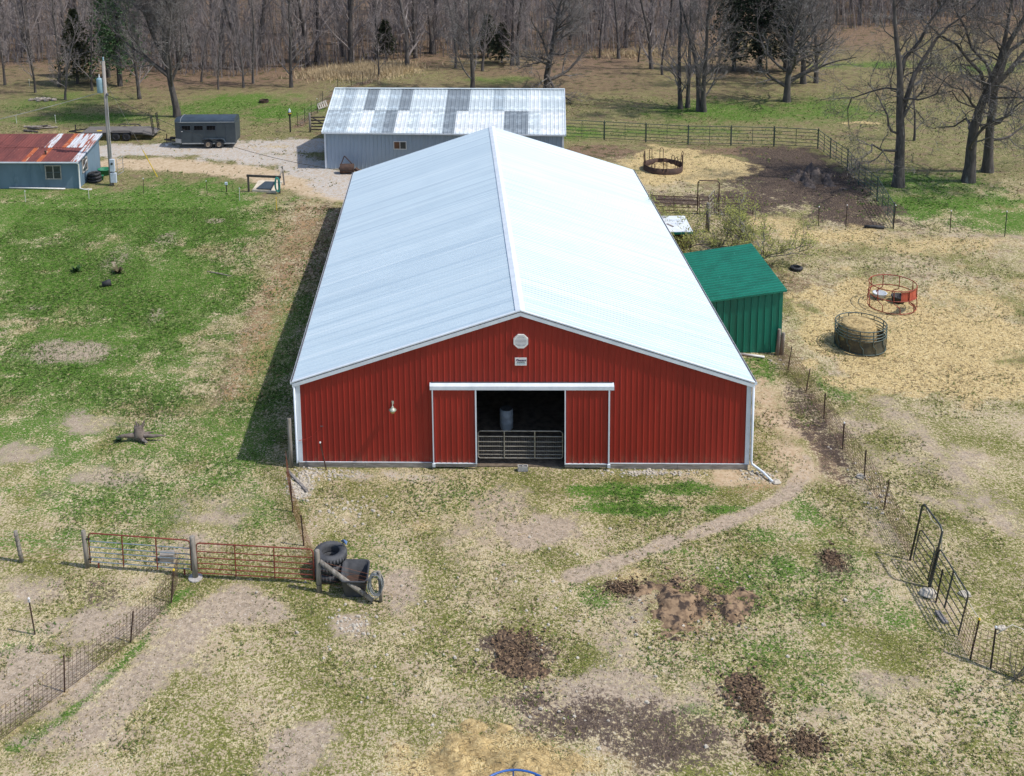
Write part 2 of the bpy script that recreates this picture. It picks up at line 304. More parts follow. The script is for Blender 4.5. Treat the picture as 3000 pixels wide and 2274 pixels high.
# ------------------------------------------------------------------ ground: what covers it where (real surface cover, in metres)
# kinds: G lush grass, D bare dirt, M dark mud or manure soil, S straw, V pale gravel, L leaf litter, O orange subsoil
BLOBS = [
 ('G', .95, -29.88,28.90,7.83,5.72), ('G', 1.0, -22.65,28.39,7.65,6.82), ('G', 1.0, -18.42,26.67,2.94,4.65), ('G', 1.0, -25.13,18.56,7.11,6.77),
 ('G', .92, -19.40,16.87,4.50,7.27), ('G', .80, -21.40,9.98,5.99,5.34), ('G', .68, -21.11,3.47,4.05,4.41), ('G', .68, -17.56,7.55,3.35,4.98),
 ('G', .62, -12.22,2.33,2.24,3.92), ('G', .62, -11.50,9.37,1.51,10.21), ('G', .60, -15.44,-1.98,5.51,2.35), ('G', .56, -16.56,-4.97,4.14,0.82), ('G', .55, -15.31,1.95,2.99,3.33),
 ('G', .5, -10.82,-3.12,2.13,1.78), ('G', .75, -27.71,32.61,8.25,1.03), ('G', .7, -34.13,33.92,3.60,1.10),
 ('G', .95, 3.54,-1.65,1.86,0.47), ('G', .9, 3.88,-2.82,2.20,0.44), ('G', .9, 5.90,-1.43,1.33,0.47), ('G', .95, 7.88,-2.77,1.28,0.31),
 ('G', .6, 8.70,-4.40,1.48,0.61), ('G', .62, 10.46,-2.66,0.90,1.32), ('G', .6, 8.80,-6.14,0.83,0.93), ('G', .55, 4.94,-5.36,1.09,0.27),
 ('G', .5, 2.05,-7.87,1.03,0.69), ('G', .42, 8.62,-8.50,2.21,1.98), ('G', .4, 8.70,-11.56,1.83,1.25), ('G', .38, 5.30,-10.95,2.09,0.87), ('G', .36, -2.50,-1.92,2.68,1.16), ('G', .34, -5.59,-6.13,2.44,1.72), ('G', .5, 7.07,-10.17,1.70,0.91), ('G', .55, 5.80,-12.98,0.59,0.51), ('G', .7, 4.18,-12.77,0.60,0.33), ('G', .5, 6.88,-6.71,1.40,1.09),
 ('G', .55, 10.63,-5.88,1.06,1.51), ('G', .5, 11.51,-8.16,1.00,1.51), ('G', .5, 12.38,-11.65,1.00,0.55), ('G', .5, 12.88,-12.68,0.97,0.77), ('G', .85, 11.82,8.45,0.80,1.65),
 ('G', .8, -11.92,-7.87,0.36,0.39), ('G', .6, -17.01,-10.69,0.67,0.38), ('G', .5, -16.52,-9.89,0.68,0.48),
 ('G', .72, -36.18,55.49,7.83,2.38), ('G', .75, -23.32,61.72,5.76,3.54), ('G', .9, -18.39,57.97,3.57,4.11), ('G', .6, -25.12,57.79,5.55,5.47), ('G', .5, -42.34,63.06,7.05,6.09),
 ('G', .85, 28.53,29.69,6.50,2.82), ('G', .8, 32.38,27.18,4.16,2.56), ('G', .7, 29.33,33.77,4.57,2.60), ('G', .7, 22.29,55.10,7.65,4.30), ('G', .6, 30.03,56.04,5.86,5.13), ('G', .65, 42.03,75.25,5.84,1.81),
 ('G', .6, 8.06,48.51,3.38,2.45), ('G', .5, 15.09,48.70,8.38,1.56), ('G', .6, 52.75,72.66,3.96,3.45), ('G', .5, 2.88,70.17,4.20,2.03),
 ('G', .6, 15.01,6.98,0.93,1.27),
 ('S', 1.0, 19.70,15.23,3.38,3.55), ('S', 1.0, 21.80,11.84,4.18,3.58), ('S', 1.0, 18.80,8.83,3.51,2.49), ('S', .95, 21.93,7.68,3.10,2.24), ('S', .75, 16.32,11.46,1.51,3.21),
 ('S', .75, 20.93,24.56,4.10,1.47), ('S', .6, 25.38,22.97,6.56,1.68), ('S', .95, 14.16,38.46,3.23,4.22), ('S', .95, 17.35,39.15,2.00,3.41), ('S', .8, 11.47,35.85,1.94,2.46), ('S', .6, 17.48,26.26,2.75,1.67),
 ('S', 1.0, -2.17,-14.75,2.28,0.82), ('S', 1.0, -0.37,-14.83,1.70,0.52), ('S', .8, -3.49,-15.02,1.32,0.57), ('S', .6, 25.37,15.95,3.20,3.20),
 ('S', .55, -3.92,-4.17,0.51,0.42), ('S', .6, 3.60,-6.78,0.82,0.64), ('S', .5, -17.36,45.24,1.99,0.84), ('S', .8, 32.52,50.71,1.11,0.58), ('S', .75, 30.63,50.57,0.61,0.46), ('S', .9, -12.37,74.84,5.60,2.95), ('S', .6, -29.78,48.83,3.93,0.46), ('S', .5, -36.55,51.12,3.13,0.97),
 ('M', 1.0, 21.27,34.73,4.65,6.83), ('M', 1.0, 23.12,30.17,2.85,5.13), ('M', .95, 17.33,30.58,2.69,2.62), ('M', .9, 11.98,30.94,2.96,1.47), ('M', .85, 22.32,39.89,3.74,3.64),
 ('M', .62, 12.89,2.13,0.99,2.98), ('M', .55, 13.09,4.93,0.90,2.99), ('M', .8, -0.76,-10.56,1.18,0.93), ('M', .45, 5.21,-7.97,1.59,1.03), ('O', .5, 5.18,-8.66,1.45,0.58), ('T', .5, 3.83,-7.48,0.69,1.05), ('M', .7, 3.03,-7.43,0.69,0.39),
 ('M', .55, 5.87,-12.31,0.70,1.07), ('M', .55, 7.15,-13.95,0.57,0.36), ('M', .66, 0.85,-13.20,1.68,1.02), ('M', .66, 3.19,-13.76,1.74,1.23), ('M', .62, -0.48,-12.47,1.22,0.67), ('D', .7, 1.42,-12.53,3.32,1.20), ('M', .55, 5.79,-14.09,0.57,0.48),
 ('M', .5, -15.18,-8.00,1.67,0.88), ('M', .6, 10.57,-5.73,0.71,0.95), ('M', .5, 12.82,-11.78,0.70,0.41), ('M', .4, -18.87,-2.14,0.56,0.59),
 ('L', .85, 8.70,42.69,3.96,2.16), ('L', .8, 19.13,42.25,5.68,1.54), ('L', .6, 17.14,17.19,2.03,2.51), ('L', .5, 13.97,11.44,1.01,2.86),
 ('D', 1.0, 0.91,-4.09,1.71,1.00), ('D', .58, -0.80,-2.79,1.31,1.56), ('D', .42, -2.53,-4.54,1.39,1.23), ('T', .62, 11.63,4.18,0.81,4.07), ('T', .62, 11.29,0.95,0.97,1.81), ('T', .72, 8.95,-0.63,1.48,0.73), ('M', .52, 13.00,3.83,0.66,3.45), ('L', .7, 12.62,1.27,0.83,2.36),
 ('D', .9, -10.32,-8.44,1.52,0.77), ('D', .85, -4.62,-7.45,0.71,0.98), ('D', .95, -6.17,-9.36,0.73,0.52), ('D', .8, -8.84,-8.93,0.69,0.37), ('D', .85, -7.48,-14.41,1.07,0.84), ('D', .6, -13.99,-14.20,1.90,0.86),
 ('D', .85, -14.01,-9.49,2.75,1.14), ('D', 1.0, -15.52,-12.20,2.34,1.53), ('D', .6, -17.33,-8.03,1.68,0.88), ('D', .55, -11.09,-11.16,1.30,0.74), ('D', .55, 10.73,-11.54,1.42,0.69), ('D', .5, 16.27,0.70,3.54,1.27), ('D', .48, 16.91,-2.37,2.03,1.11), ('D', .5, 13.07,-4.11,0.74,1.23),
 ('D', .55, 3.08,-11.72,1.03,0.56), ('D', .42, 8.64,-13.16,1.26,0.76), ('D', .5, -12.84,-2.52,2.17,0.92), ('D', .6, -12.46,-5.29,1.52,1.21), ('D', .72, -22.25,10.16,2.67,1.15), ('D', .62, -19.33,3.45,1.72,1.01), ('D', .62, -21.30,0.88,1.34,1.08), ('D', .6, -16.75,-0.90,1.85,0.74), ('D', .55, -12.05,-3.64,1.58,0.65), ('D', .5, -26.16,15.34,1.17,0.58),
 ('D', .6, -18.50,27.77,0.69,0.48), ('D', .5, -20.94,24.70,0.89,1.36), ('D', .5, -23.43,21.25,1.27,2.93), ('D', .55, -19.04,14.10,0.57,0.99), ('D', .5, 14.50,3.37,1.59,1.14),
 ('O', .5, 9.23,-1.11,1.20,0.71), ('O', .4, 10.02,-1.57,0.92,0.70), ('O', .45, -14.00,26.89,0.90,2.34), ('O', .35, -6.17,-9.29,0.56,0.41), ('O', .35, -12.81,9.66,0.69,2.10), ('O', .3, -11.30,-10.25,0.67,0.62),
 ('V', .5, -5.40,-0.66,2.22,0.44), ('V', .55, 5.10,-0.31,1.64,0.30), ('V', .6, -8.80,-1.29,0.55,0.96), ('V', .9, -10.62,36.50,2.03,1.71),
]
LINES = [
 ('D', .85, .30, [(1.36,-6.83), (2.89,-6.07), (4.91,-4.87), (6.70,-4.03), (8.48,-2.94), (10.05,-1.92), (11.10,-0.62), (11.71,0.88)]),
 ('D', .7, .8, [(-10.12,-8.28), (-11.14,-8.97), (-11.90,-10.59), (-12.55,-12.21), (-13.35,-13.70)]),
 ('D', .5, .5, [(3.60,-6.80), (3.06,-8.71), (2.27,-10.30)]),
 ('D', .5, .6, [(16.74,5.42), (16.93,2.25), (17.22,-1.72), (17.94,-3.87)]),
 ('V', 1.0, 1.7, [(-33.22,44.01), (-27.19,44.80), (-22.94,44.84), (-18.46,45.07), (-14.58,45.64)]),
 ('V', .85, 1.6, [(-21.39,42.84), (-15.36,41.14), (-11.89,36.49), (-10.32,33.24)]),
 ('T', 1.0, 1.3, [(-29.43,40.90), (-24.65,40.35), (-18.91,38.48), (-14.27,35.31), (-10.50,32.51)]),
 ('T', .7, .8, [(-15.92,36.20), (-11.92,34.43), (-10.29,32.87)]),
 ('O', .42, 1.0, [(-12.66,30.49), (-12.57,21.47), (-12.71,13.28), (-12.54,6.25)]),
 ('L', .55, 1.8, [(-11.80,29.17), (-12.18,18.66), (-12.46,9.60), (-12.61,4.07)]),
 ('G', .75, .22, [(-12.10,-7.87), (-12.64,-9.00), (-12.87,-10.30), (-13.46,-11.66), (-13.96,-12.79), (-14.62,-13.86), (-15.44,-14.62)]),
 ('S', .42, .2, [(-12.37,-8.49), (-13.21,-10.46), (-14.67,-12.56), (-15.93,-14.41)]),
 ('L', .8, .5, [(-16.26,51.70), (-15.39,56.97), (-14.02,65.56), (-8.99,74.52), (-5.43,80.93)]),
 ('D', .5, .7, [(24.42,24.47), (28.08,24.41), (31.72,23.58)]),
]
HOLE_R = 0
def vnoise(x, y, s, seed=0):
    x = x * s; y = y * s; xi = np.floor(x).astype(np.int64); yi = np.floor(y).astype(np.int64); xf = x - xi; yf = y - yi
    def h(a, b):
        n = (a * 374761393 + b * 668265263 + seed * 974711) & 0x7fffffff
        n = ((n ^ (n >> 13)) * 1274126177) & 0x7fffffff
        return (n ^ (n >> 16)) / 2147483647.0 % 1.0
    u = xf * xf * (3 - 2 * xf); v = yf * yf * (3 - 2 * yf)
    return (h(xi, yi) * (1 - u) + h(xi + 1, yi) * u) * (1 - v) + (h(xi, yi + 1) * (1 - u) + h(xi + 1, yi + 1) * u) * v
FOREST = [(-72.98,84.12), (-60.26,83.77), (-53.58,83.66), (-44.05,84.72), (-34.50,76.41), (-27.78,73.53), (-23.67,75.60), (-15.00,79.34), (-5.48,83.70), (2.45,84.67), (10.24,83.64), (18.37,85.79), (24.74,88.11), (37.78,91.95), (47.21,95.76), (59.25,99.82), (75.68,103.12), (91.72,101.69)]
FX = np.array([p[0] for p in FOREST]); FY = np.array([p[1] for p in FOREST])
def forest_y(x): return np.interp(x, FX, FY)
def masks(x, y):
    x = np.asarray(x, float); y = np.asarray(y, float)
    mk = {k: np.zeros_like(x) for k in 'GDMSVLOT'}
    wob = (vnoise(x, y, .45, 2) - .5) * .5 + (vnoise(x, y, 1.1, 3) - .5) * .65 + (vnoise(x, y, 2.7, 5) - .5) * .5
    for k, s, cx, cy, rx, ry in BLOBS:
        d = np.sqrt(((x - cx) / max(rx, .2)) ** 2 + ((y - cy) / max(ry, .2)) ** 2) + wob
        mk[k] = np.maximum(mk[k], s * np.clip(1.45 - d, 0, 1) ** .8)
    for k, s, w, pts in LINES:
        for a, b in zip(pts[:-1], pts[1:]):
            dx, dy = b[0] - a[0], b[1] - a[1]; L2 = dx * dx + dy * dy
            t = np.clip(((x - a[0]) * dx + (y - a[1]) * dy) / L2, 0, 1)
            d = np.hypot(x - a[0] - t * dx, y - a[1] - t * dy) / w + wob * .8
            mk[k] = np.maximum(mk[k], s * np.clip(1.7 - d, 0, 1))
    far = sst(46, 66, y) * .55 + .45 * sst(-14, 4, y - forest_y(x))
    mk['L'] = np.maximum(mk['L'], far * (.55 + .8 * vnoise(x, y, .15, 9)) * (1 - .75 * mk['G']))
    mk['L'] = np.maximum(mk['L'], sst(-2, 5, y - forest_y(x)))
    mk['F'] = np.clip(.80 * sst(28, 46, y) + .5 * sst(-9.5, -12, x) * sst(-4, 6, y) + .42 * sst(12, 15, x) * sst(2, 12, y), 0, .9)
    return mk

gx = np.concatenate([-np.geomspace(700, 41, 34), np.arange(-40.2, 42.01, .3), np.geomspace(43, 700, 34)])
gy = np.concatenate([np.linspace(-120, -24, 20), np.arange(-23.7, 58.01, .3), np.linspace(58.6, 135, 100), np.geomspace(138, 900, 22)])
X, Y = np.meshgrid(gx, gy)
s_ = np.maximum(0, Y - 78)
Z = 1.3 * sst(4, 36, Y) + np.where(s_ < 60, .0011 * s_ * s_, 3.96 + .132 * (np.minimum(s_, 130) - 60))
Z = Z + (vnoise(X, Y, .5, 21) - .5) * .05 + (vnoise(X, Y, 1.6, 22) - .5) * .03
inside = (np.abs(X) < 9.05) & (Y > .2) & (Y < 29.1)
Z = np.where(inside, -.06, Z)
ny, nx = X.shape
me = bpy.data.meshes.new('ground')
vv = np.stack([X.ravel(), Y.ravel(), Z.ravel()], 1).astype(np.float32)
idx = np.arange(nx * ny).reshape(ny, nx)
q = np.stack([idx[:-1, :-1], idx[:-1, 1:], idx[1:, 1:], idx[1:, :-1]], -1).reshape(-1, 4)
me.vertices.add(len(vv)); me.vertices.foreach_set('co', vv.ravel())
me.loops.add(q.size); me.loops.foreach_set('vertex_index', q.ravel().astype(np.int32))
me.polygons.add(len(q)); me.polygons.foreach_set('loop_start', np.arange(0, q.size, 4, dtype=np.int32))
me.polygons.foreach_set('use_smooth', np.ones(len(q), bool))
me.update(calc_edges=True)
mk = masks(X.ravel(), Y.ravel())
def cattr(me, name, cols):
    a = me.attributes.new(name, 'FLOAT_COLOR', 'POINT'); a.data.foreach_set('color', np.asarray(cols, np.float32).ravel())
cattr(me, 'coverA', np.stack([mk['G'], mk['D'], mk['M'], mk['S']], 1))
cattr(me, 'coverB', np.stack([mk['V'], mk['L'], mk['O'], mk['T']], 1))
cattr(me, 'coverC', np.stack([mk['F'], mk['F'], mk['F'], mk['F']], 1))

t = NT('ground_cover')
P = t.geo()
A = t.attr('coverA'); B = t.attr('coverB')
sa = t.n('ShaderNodeSeparateColor'); t.link(A.outputs['Color'], sa.inputs[0])
sb = t.n('ShaderNodeSeparateColor'); t.link(B.outputs['Color'], sb.inputs[0])
mG, mD, mM, mS = sa.outputs[0], sa.outputs[1], sa.outputs[2], A.outputs['Alpha']
mV, mL, mO, mT = sb.outputs[0], sb.outputs[1], sb.outputs[2], B.outputs['Alpha']
def nn(vec, scale, detail, rough=.6, dist=0.0, k=2.6):      # noise stretched to the full 0..1 range
    x = t.val('MULTIPLY_ADD', t.val('SUBTRACT', t.noise(vec, scale, detail, rough, dist), .5), k, .5); return x
n0 = nn(P, .35, 2); n1 = nn(P, 1.3, 2); n2 = nn(P, 5.0, 2, .65); n3 = nn(P, 12.0, 2, .65, .6); n4 = nn(P, 22.0, 1, .6)
nf = nn(t.geo((26, 8, 10)), 1.0, 1, .6, 1.2)     # straw-like flecks, two directions
nf2 = nn(t.geo((9, 24, 10)), 1.0, 1, .6, 1.2)
speck = t.val('ADD', t.val('ADD', t.val('MULTIPLY', n3, .45), t.val('MULTIPLY', n2, .30)), t.val('MULTIPLY', n1, .25))
fine = t.val('ADD', t.val('MULTIPLY', n3, .6), t.val('MULTIPLY', n4, .4))
def cover(mask, col, under, amp=1.0, w=.13, src=None):
    f = t.val('ADD', mask, t.val('MULTIPLY', t.val('SUBTRACT', src if src is not None else speck, .5), amp))
    return t.mix(t.step(f, .5 - w, .5 + w), under, col)
C_ = t.attr('coverC'); sc_ = t.n('ShaderNodeSeparateColor'); t.link(C_.outputs['Color'], sc_.inputs[0]); mF = sc_.outputs[0]
beige = t.mix(t.step(nf, .25, .75), (.33, .262, .150), (.58, .49, .305))
beige = t.mix(t.step(n1, .3, .8), beige, (.42, .33, .225))
beige = t.mix(t.step(n4, .62, .9), beige, (.58, .52, .42))
olive = t.mix(t.step(n4, .2, .8), (.062, .074, .017), (.200, .205, .058))
thr = t.val('ADD', t.val('MULTIPLY', fine, .60), t.val('ADD', t.val('MULTIPLY', n2, .15), t.val('MULTIPLY', n0, .25)))
dry = t.mix(t.step(thr, .42, .57), beige, olive)
field = t.mix(t.step(n3, .2, .8), (.095, .108, .034), (.235, .215, .098))
field = t.mix(t.step(t.val('ADD', t.val('MULTIPLY', nf, .5), t.val('MULTIPLY', n2, .5)), .58, .75), field, (.36, .285, .17))
field = t.mix(t.step(n1, .5, .9), field, (.20, .155, .092))
green = t.mix(t.step(n4, .2, .8), (.036, .098, .011), (.110, .212, .030))
green = t.mix(t.step(n2, .45, .85), green, (.125, .172, .046))
green = t.mix(t.step(t.val('ADD', t.val('MULTIPLY', nf2, .6), t.val('MULTIPLY', n2, .4)), .70, .84), green, (.33, .30, .16))
leaf = t.mix(t.step(n3, .2, .8), (.105, .074, .053), (.245, .168, .112))
leaf = t.mix(t.step(nf, .62, .9), leaf, (.29, .20, .13))
leaf = t.mix(t.step(n1, .55, .9), leaf, (.085, .078, .038))
straw = t.mix(t.step(nf, .2, .75), (.30, .215, .095), (.62, .475, .23))
straw = t.mix(t.step(nf2, .55, .85), straw, (.66, .55, .32))
straw = t.mix(t.step(t.val('ADD', t.val('MULTIPLY', n2, .5), t.val('MULTIPLY', n3, .5)), .60, .74), straw, (.165, .12, .065))
dirt = t.mix(t.step(n2, .2, .8), (.42, .335, .25), (.30, .24, .18))
dirt = t.mix(t.step(n4, .7, .95), dirt, (.55, .48, .40))
dirt = t.mix(t.step(fine, .70, .80), dirt, (.13, .115, .055))
mud = t.mix(t.step(n3, .2, .8), (.042, .031, .025), (.112, .084, .070))
mud = t.mix(t.step(nf, .72, .92), mud, (.23, .17, .11))
orange = t.mix(t.step(n3, .3, .8), (.46, .30, .16), (.34, .22, .125))
tan = t.mix(t.step(n2, .3, .8), (.52, .415, .285), (.42, .315, .20))
grav = t.mix(t.step(n4, .2, .8), (.38, .350, .315), (.56, .525, .48))
grav = t.mix(t.step(n2, .4, .8), grav, (.43, .35, .265))
col = cover(mF, field, dry, .9)
col = cover(mL, leaf, col, 1.0)
col = cover(mG, green, col, 1.25)
col = cover(mO, orange, col, 1.2)
col = cover(mD, dirt, col, 1.1)
col = cover(mT, tan, col, .9, .2)
col = cover(mV, grav, col, 1.0, .18)
col = cover(mM, mud, col, 1.0, .16)
col = cover(mS, straw, col, .8, .16)
M['ground'] = t.out(col, .95, spec=.12)
me.materials.append(M['ground'])
ground = bpy.data.objects.new('ground', me); COL.objects.link(ground); tag(ground, kind='structure')

# ------------------------------------------------------------------ grass tufts, straw stalks (nobody could count them)
def tuft_material(name):
    t = NT(name); a = t.attr('tint'); n = t.noise(t.geo(), 6.0, 2)
    return t.out(t.mix(t.step(n, .3, .7), a.outputs['Color'], t.mix(.35, a.outputs['Color'], (.20, .18, .10))), .9, spec=.1)
M['tuft'] = tuft_material('grass_blades')
rng = np.random.default_rng(11)
def blades(name, px, py, length, rise, width, tint, nb, label):
    n = len(px)
    z = np.array([hz(0, b) for b in np.round(py, 1)]) if False else (1.3 * sst(4, 36, py) + np.where(np.maximum(0, py - 78) < 60, .0011 * np.maximum(0, py - 78) ** 2, 0))
    V = []; T = []
    for k in range(nb):
        a = rng.uniform(0, 2 * PI, n); L = length * rng.uniform(.6, 1.3, n); r = rise * rng.uniform(.5, 1.4, n)
        dx, dy = np.cos(a), np.sin(a); ox = rng.normal(0, .02, n); oy = rng.normal(0, .02, n)
        b0 = np.stack([px + ox - dy * width, py + oy + dx * width, z - .01], 1)
        b1 = np.stack([px + ox + dy * width, py + oy - dx * width, z - .01], 1)
        tp = np.stack([px + ox + dx * L, py + oy + dy * L, z + r], 1)
        V.append(np.stack([b0, b1, tp], 1)); sh = rng.uniform(.75, 1.25, (n, 1)); c = np.clip(tint * sh, 0, 1)
        T.append(np.repeat(c[:, None, :], 3, 1))
    V = np.concatenate(V).reshape(-1, 3).astype(np.float32); T = np.concatenate(T).reshape(-1, 3)
    me = bpy.data.meshes.new(name); k = len(V)
    me.vertices.add(k); me.vertices.foreach_set('co', V.ravel())
    me.loops.add(k); me.loops.foreach_set('vertex_index', np.arange(k, dtype=np.int32))
    me.polygons.add(k // 3); me.polygons.foreach_set('loop_start', np.arange(0, k, 3, dtype=np.int32))
    me.update(calc_edges=True); cattr(me, 'tint', np.concatenate([T, np.ones((k, 1))], 1)); me.materials.append(M['tuft'])
    o = bpy.data.objects.new(name, me); COL.objects.link(o); tag(o, label, 'grass', kind='stuff'); return o
def free(x, y):      # keep tufts out of the buildings
    bad = ((np.abs(x) < 9.3) & (y > -.05) & (y < 29.4)) | ((x > -12.8) & (x < 6.2) & (y > 37.0) & (y < 50)) | ((x > 9.2) & (x < 13.5) & (y > 10.2) & (y < 16.4)) | ((x < -30.3) & (y > 33) & (y < 42))
    return ~bad
def scatter(n, x0, x1, y0, y1):
    x = rng.uniform(x0, x1, n); y = rng.uniform(y0, y1, n); k = free(x, y); return x[k], y[k]
xs = []; ys = []; sz = []
for n, r, s in ((85000, (-18, 17, -16.5, 6), 1.0), (52000, (-32, -9.4, 4, 30), 1.3), (26000, (9.4, 30, 4, 30), 1.25), (26000, (-50, 52, 29, 62), 1.9)):
    a, b = scatter(n, *r); xs.append(a); ys.append(b); sz.append(np.full(len(a), s))
xs = np.concatenate(xs); ys = np.concatenate(ys); sz = np.concatenate(sz)
mk = masks(xs, ys)
bare = np.maximum.reduce([mk['D'] * 1.1, mk['M'], mk['V'], mk['T'], mk['O'] * .9, mk['S'] * .9])
u = rng.uniform(0, 1, len(xs)); patch = vnoise(xs, ys, .9, 31) * .6 + vnoise(xs, ys, 2.7, 32) * .4
isg = (u < mk['G'] * 1.1) & (bare < .85)
iso = (~isg) & (u + (patch - .5) * 1.1 < .62 - bare * .55)
keep = isg | iso
tint = np.where(isg[:, None], np.array([.046, .118, .016]), np.array([.088, .098, .028]))
lit = rng.uniform(0, 1, (len(xs), 1)); tint = np.where(lit < .25, np.array([.115, .19, .036]), tint); tint = np.where((lit > .72) & ~isg[:, None], np.array([.42, .34, .19]), tint)
tint = np.where(((mk['L'] > .5) & ~isg)[:, None] & (lit > .4), np.array([.26, .17, .10]), tint)
blades('grass', xs[keep], ys[keep], .075 * sz[keep], .042 * sz[keep], .017 * sz[keep], tint[keep], 3, 'short patchy green and olive grass tufts over the farm yard')
# loose straw
xs, ys = scatter(130000, -20, 34, -17, 32); mk = masks(xs, ys); u = rng.uniform(0, 1, len(xs))
k = u < np.clip(mk['S'] * 1.0 + .035 + .05 * mk['D'] - .12 * (vnoise(xs, ys, 1.7, 41) > .65), 0, 1); xs, ys = xs[k], ys[k]
w_ = rng.uniform(0, 1, (len(xs), 1)); tc = np.where(w_ < .45, np.array([.72, .58, .31]), np.where(w_ < .8, np.array([.48, .36, .18]), np.array([.20, .14, .075])))
thick = np.clip(masks(xs, ys)['S'] - .45, 0, 1)
o = blades('straw', xs, ys, np.full(len(xs), .19), .02 + .10 * thick, np.full(len(xs), .011), tc, 2, 'loose yellow straw and hay stalks strewn around the feeders'); o['category'] = 'straw'
# tall golden grass strip by the wood's edge
xs = []; ys = []
for (cx, cy), n, rx, ry in (((-12.75,75.35), 3800, 5.0, 4.0), ((-16.31,73.78), 700, 3.0, 2.0), ((-9.89,77.39), 1800, 3.6, 3.0), ((18.30,82.99), 600, 5.0, 2.0)):
    xs.append(cx + rng.normal(0, rx * .5, n)); ys.append(cy + rng.normal(0, ry * .5, n))
xs = np.concatenate(xs); ys = np.concatenate(ys)
o = blades('tall_grass', xs, ys, np.full(len(xs), .28), np.full(len(xs), .48), np.full(len(xs), .03), np.tile(np.array([[.56, .44, .28]]), (len(xs), 1)), 2, 'tall golden dead grass along the edge of the woods'); o['category'] = 'dead grass'

# ------------------------------------------------------------------ ribbed sheet metal
def rib_profile(w, nrib=4, h=.019, base=.034, top=.012):
    p = [(0, 0)]; s = w / nrib
    for k in range(nrib):
        c = s * (k + .5); p += [(c - base, 0), (c - top, h), (c + top, h), (c + base, 0)]
    return p + [(w, 0)]
def sheet(mb, O, U, V, N, w, v0, v1, nrib=4, h=.019, base=.034, top=.012):
    """O origin, U across, V along, N outward; v0/v1 numbers or functions of u"""
    O, U, V, N = Vector(O), Vector(U), Vector(V), Vector(N); pr = rib_profile(w, nrib, h, base, top); vs = []
    for u, d in pr:
        a = v0(u) if callable(v0) else v0; b = v1(u) if callable(v1) else v1
        vs.append(O + U * u + V * a + N * d); vs.append(O + U * u + V * b + N * d)
    mb.add(vs, [(2 * i, 2 * i + 2, 2 * i + 3, 2 * i + 1) for i in range(len(pr) - 1)]); return mb

# ------------------------------------------------------------------ the red barn
W2, LEN, HE, HP = 9.15, 29.26, 3.76, 6.80
ER, EZ, PZ = 9.27, 3.81, 6.867
barn = root('red_barn', (0, 0, 0), 'large red metal barn with long white roof and open sliding doors', 'barn')
PW = 2 * W2 / 20
def gable(x): return HE + .02 + (HP - HE) * (1 - abs(x) / W2) - .03
for k in range(20):
    x0 = -W2 + k * PW; lo = 3.42 if 8 <= k < 12 else .22
    mb = sheet(MB(), (x0, 0, 0), (1, 0, 0), (0, 0, 1), (0, -1, 0), PW, lo, lambda u: gable(x0 + u))
    part('wall_panel', mb, M['barn_red'], barn)
SW = LEN / 32
sideme = {}
for sx in (-1, 1):
    mb = sheet(MB(), (0, 0, 0), (0, -sx, 0), (0, 0, 1), (sx, 0, 0), SW, .2, HE - .02)
    sideme[sx] = mb.mesh('wall_panel', M['barn_red'])
    for k in range(32):
        o = part('wall_panel', sideme[sx], None, barn); o.location = (sx * W2, k * SW + (SW if sx > 0 else 0), 0)
mb = MB().poly([(W2, LEN, 0), (-W2, LEN, 0), (-W2, LEN, HE), (0, LEN, HP - .05), (W2, LEN, HE)])
part('rear_wall', mb, M['barn_red'], barn)
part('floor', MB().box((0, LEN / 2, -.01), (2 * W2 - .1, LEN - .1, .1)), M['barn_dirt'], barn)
# framing inside: posts, girts and trusses
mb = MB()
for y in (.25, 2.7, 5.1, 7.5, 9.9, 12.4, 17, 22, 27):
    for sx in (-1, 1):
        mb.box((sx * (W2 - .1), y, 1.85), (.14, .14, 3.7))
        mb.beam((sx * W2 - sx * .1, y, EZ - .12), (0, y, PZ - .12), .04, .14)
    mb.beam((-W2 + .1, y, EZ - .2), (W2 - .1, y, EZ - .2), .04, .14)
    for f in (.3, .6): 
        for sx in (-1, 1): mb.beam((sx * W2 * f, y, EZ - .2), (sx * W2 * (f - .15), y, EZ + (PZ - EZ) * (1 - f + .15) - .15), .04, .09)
part('frame', mb, M['interior'], barn)
